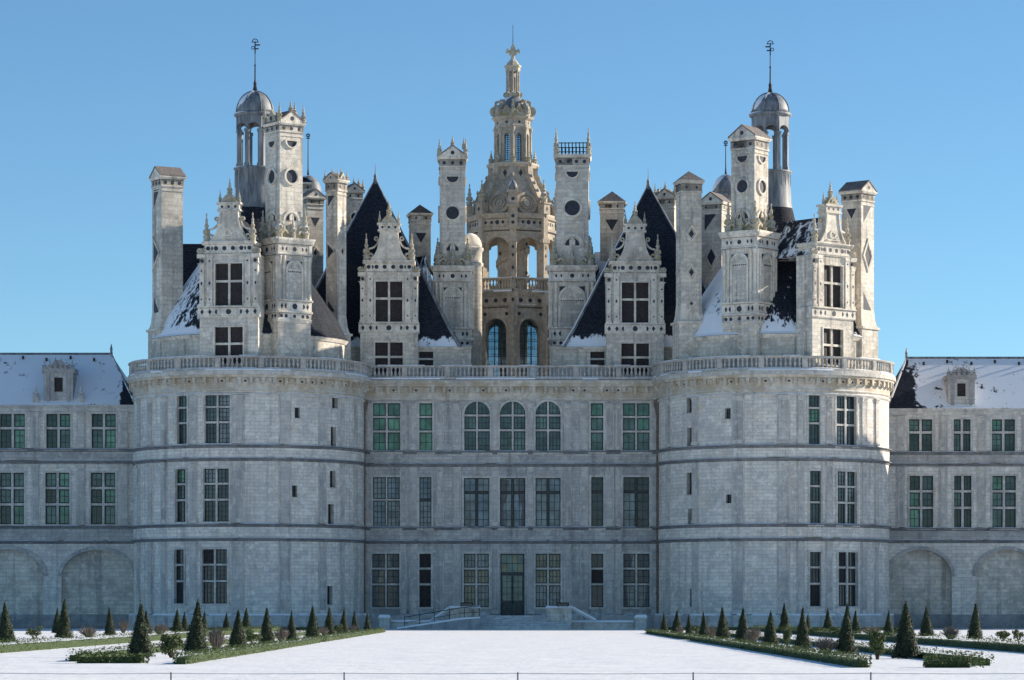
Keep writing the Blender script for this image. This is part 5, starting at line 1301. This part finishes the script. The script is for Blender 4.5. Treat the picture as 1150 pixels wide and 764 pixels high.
def hedge(x0, y0, x1, y1, h, w, label, dens=1.0, name='box_hedge', ls=.038):
    L = sqrt((x1-x0)**2+(y1-y0)**2); ux, uy = (x1-x0)/L, (y1-y0)/L; nx, ny = -uy, ux; m = MB(); pts = []; RR = random.Random(int(abs(x0*31+y0*17)))
    k = max(2, int(L/.5)); vs = []
    for i in range(k+1):
        t = i/k*L; jj = lambda: RR.uniform(.8, .98)
        for s_, z in ((-1, -.05), (-1, .7), (1, .7), (1, -.05)): q = s_*w/2*.62*jj(); vs.append((x0+ux*t+nx*q, y0+uy*t+ny*q, h*z*jj() if z > 0 else -.05))
    m.add(vs, [[i*4+j, (i+1)*4+j, (i+1)*4+(j+1) % 4, i*4+(j+1) % 4] for i in range(k) for j in range(4)]+[[0, 1, 2, 3], [k*4+j for j in range(4)]], 'boxcore', [(0, 0)]*len(vs))
    t = 0.0
    while t < L:
        d = y0+uy*t+DC; n_ = dens*135*(1.0 if d < 125 else .55)
        for _ in range(int(n_*.5)):
            tt = t+RR.random()*.5; f = RR.random(); hh = h*(1+.10*sin(tt*2.3)+.07*sin(tt*6.1+1))
            if f < .36: q, z, nn = w/2*RR.uniform(.8, 1.08), RR.random()*hh, 1
            elif f < .72: q, z, nn = -w/2*RR.uniform(.8, 1.08), RR.random()*hh, -1
            else: q, z, nn = RR.uniform(-1, 1)*w/2, hh*RR.uniform(.85, 1.12), 0
            pts.append(((x0+ux*tt+nx*q, y0+uy*tt+ny*q, z), (nx*nn, ny*nn, .5 if nn else 1)))
        t += .5
    for x, y, s_ in ((x0, y0, -1), (x1, y1, 1)):
        for _ in range(int(60*dens)): q = RR.uniform(-1, 1)*w/2; pts.append(((x+nx*q+ux*s_*RR.uniform(-.05, .06), y+ny*q+uy*s_*RR.uniform(-.05, .06), RR.random()*h), (ux*s_, uy*s_, .3)))
    leaves(m, pts, ls, 'box', RR); o = m.build(name, loc=((x0+x1)/2, (y0+y1)/2, 0)); return tag(o, label, 'hedge', 'low box hedges edging the flower beds')
gx = 9.08
a = at(208.5, 746.3); b_ = at(370, 720.5); c = at(374, 720.2); d = at(436, 710.2)
hedge(-gx, a[1], -gx, -DC+151, .30, .45, 'long low box hedge along the left edge of the central lawn, nearer stretch')
hedge(-gx, -DC+153.5, -gx, d[1], .30, .45, 'long low box hedge along the left edge of the central lawn, farther stretch')
a2 = at(972, 750)
hedge(gx, a2[1], gx, -DC+162, .30, .45, 'long low box hedge along the right edge of the central lawn, nearer stretch')
hedge(gx, -DC+165.5, gx, at(723, 711.5)[1], .30, .45, 'long low box hedge along the right edge of the central lawn, farther stretch')
y1 = at(100, 745)[1]
hedge(at(88, 745)[0], y1, at(158, 745)[0], y1+.05, .28, .5, 'short low box hedge closing the front of the left inner bed', 2.4)
y2 = at(1060, 750)[1]
hedge(at(1040, 750)[0], y2+.05, at(1088, 750)[0], y2, .28, .5, 'short low box hedge closing the front of the right inner bed', 2.4)
hedge(-12.7, y1+3, -12.7, -40, .3, .45, 'low box hedge along the far side of the left inner bed', .45)
hedge(12.7, y2+3, 12.7, -50, .3, .45, 'low box hedge along the far side of the right inner bed', .45)
hedge(-18.0, -DC+108, -17.6, -28, .42, .6, 'taller box hedge along the inner side of the outer left bed', .8)
hedge(18.3, -DC+105, 18.4, -28, .42, .6, 'taller box hedge along the inner side of the outer right bed', .8)
hedge(-27, -24, -12, -22, .4, .6, 'box hedge across the foot of the left tower', .5); hedge(12, -22, 30, -24, .4, .6, 'box hedge across the foot of the right tower', .5)
def box_plant(p, q, h, label):
    x, y = at(p, q); RR = random.Random(int(p)); pts = []; m = MB(); w = .13
    for _ in range(170):
        a = RR.uniform(0, 6.3); f = RR.random(); r = w*(.65+.5*f)*RR.uniform(.7, 1.1); pts.append(((r*cos(a), r*sin(a), f*h), (cos(a), sin(a), .4)))
    m.lathe(0, 0, [(w*.5, -.05), (w*.75, h*.4), (w*.7, h*.85), (.01, h*.95)], 'boxcore', 8); leaves(m, pts, .036, 'box', RR)
    o = m.build('box_plant', loc=(x, y, 0)); tag(o, label, 'plant', 'small single box plants closing the fronts of the inner beds')
for i, p in enumerate((977, 986, 996, 1007.5, 1016, 1027)): box_plant(p, 750, .27+.03*(i % 2), 'small separate box plant, %s from the near corner of the right inner bed' % ORD[i])
for i, p in enumerate((164, 172, 181, 190, 198)): box_plant(p, 745.3, .27+.03*(i % 2), 'small separate box plant, %s from the near cone of the left inner bed' % ORD[i])
def shrub(p, q, top, wpx, label, kind='leafy', dense=1.0):
    x, y = at(p, q); d = y+DC; k = d/(SC*DC); h = (q-top)*k; w = wpx*k/2; RR = random.Random(int(p*7+q))
    root = thing('leafy_shrub' if kind == 'leafy' else 'bare_shrub', label, 'shrub', (x, y, 0), 'shrubs between the yew cones')
    if kind == 'leafy':
        blobs = [(RR.uniform(-.55, .55)*w, RR.uniform(-.5, .5)*w, h*RR.uniform(.3, .8), RR.uniform(.28, .5)) for _ in range(9)]; pts = []
        for _ in range(int(1300*dense)):
            bx, by, bz, br = RR.choice(blobs); v = Vector((RR.gauss(0, 1), RR.gauss(0, 1), RR.gauss(0, 1))).normalized(); r = br*RR.uniform(.55, 1.05); p_ = (bx+v.x*w*r, by+v.y*w*r, max(.02, bz+v.z*h*.5*r)); pts.append((p_, (v.x, v.y, v.z)))
        m = MB(); leaves(m, pts, .042, 'shrub', RR); m.build('crown', root)
        t = MB()
        for bx, by, bz, br in blobs: t.tube([(bx*.15, by*.15, -.05), (bx*.6, by*.6, bz*.5), (bx, by, bz)], [.02, .014, .008], 'bark', 5)
        t.build('stems', root)
    else:
        t = MB()
        for i in range(int(150*dense)):
            a = RR.uniform(0, 6.3); r = w*sqrt(RR.random()); hh = h*RR.uniform(.55, 1.0)*(1-.35*(r/w)**2); p1 = (r*cos(a)*.5, r*sin(a)*.5, hh*.5); p2 = (r*cos(a), r*sin(a), hh)
            t.tube([(r*cos(a)*.15, r*sin(a)*.15, -.03), p1, p2], [.011, .009, .005], 'twig', 3)
            for _ in range(2): t.tube([p1, (p1[0]+RR.uniform(-.3, .3)*w, p1[1]+RR.uniform(-.3, .3)*w, p1[2]+RR.uniform(.1, .45)*h)], [.007, .004], 'twig', 3)
        t.build('twigs', root)
for a in ((39.4, 717.5, 702, 24, 'green leafy shrub between the two cones at the far left edge', 'leafy', .6), (193, 739, 708, 30, 'loose green shrub between the two nearest cones of the left inner bed', 'leafy', 1.2),
          (285, 725, 706, 22, 'rounded green shrub behind the third cone of the left inner bed', 'leafy', .8), (380, 713.5, 700, 13, 'small green shrub among the far cones of the left inner bed', 'leafy', .5), (99.5, 716, 701, 30, 'bare brown shrub left of the outer left bed cone', 'bare', .8),
          (138.5, 711, 693, 16, 'bare reddish shrub behind the nearest cone on the left', 'bare', .6), (180, 713, 698, 26, 'bare brown shrub behind the loose green shrub on the left', 'bare', .9), (243, 731, 701, 26, 'tall bare pinkish shrub between second and third cone of the left inner bed', 'bare', 1.3),
          (316, 721, 702, 22, 'bare brown twiggy shrub between fourth and fifth cone on the left', 'bare', 1), (364, 714.5, 701, 14, 'bare brown shrub near the sixth cone on the left', 'bare', .6), (396.5, 711, 700, 11, 'small bare shrub among the farthest cones on the left', 'bare', .5),
          (763.5, 713, 702, 12, 'small bare reddish shrub by the farthest cones on the right', 'bare', .5), (781, 714.5, 701.5, 13, 'small green shrub by the farthest cones on the right', 'leafy', .5), (799, 716.5, 700, 18, 'bare brown shrub near the seventh cone on the right', 'bare', .7),
          (846, 722, 702, 24, 'bare brown twiggy shrub between fourth and fifth cone on the right', 'bare', 1), (884, 727, 706, 14, 'upright green shrub between third and fourth cone on the right', 'leafy', .7), (928, 735, 712, 30, 'low bare brown shrub between second and third cone on the right', 'bare', 1.1),
          (985.5, 741, 706, 27, 'tall green leafy shrub between the two nearest cones on the right', 'leafy', 1.2), (917, 714, 703, 22, 'low green shrub behind the third cone on the right', 'leafy', .6), (978, 713, 702, 30, 'bare brown shrub behind the tall green shrub on the right', 'bare', .9),
          (1067.6, 718, 700, 26, 'bare brown rounded shrub in the outer right bed', 'bare', 1), (1126, 720.5, 705.5, 21, 'dark green rounded shrub at the right edge', 'leafy', .9), (940, 716, 703, 20, 'low green shrub behind the second cone on the right', 'leafy', .6),
          (1008, 714, 704, 22, 'low green shrub behind the nearest cone on the right', 'leafy', .6), (265, 712, 702, 24, 'low brown shrub at the foot of the left tower', 'bare', .8), (1144, 719, 706, 16, 'green shrub cut by the right edge of the photo', 'leafy', .6)): shrub(*a)
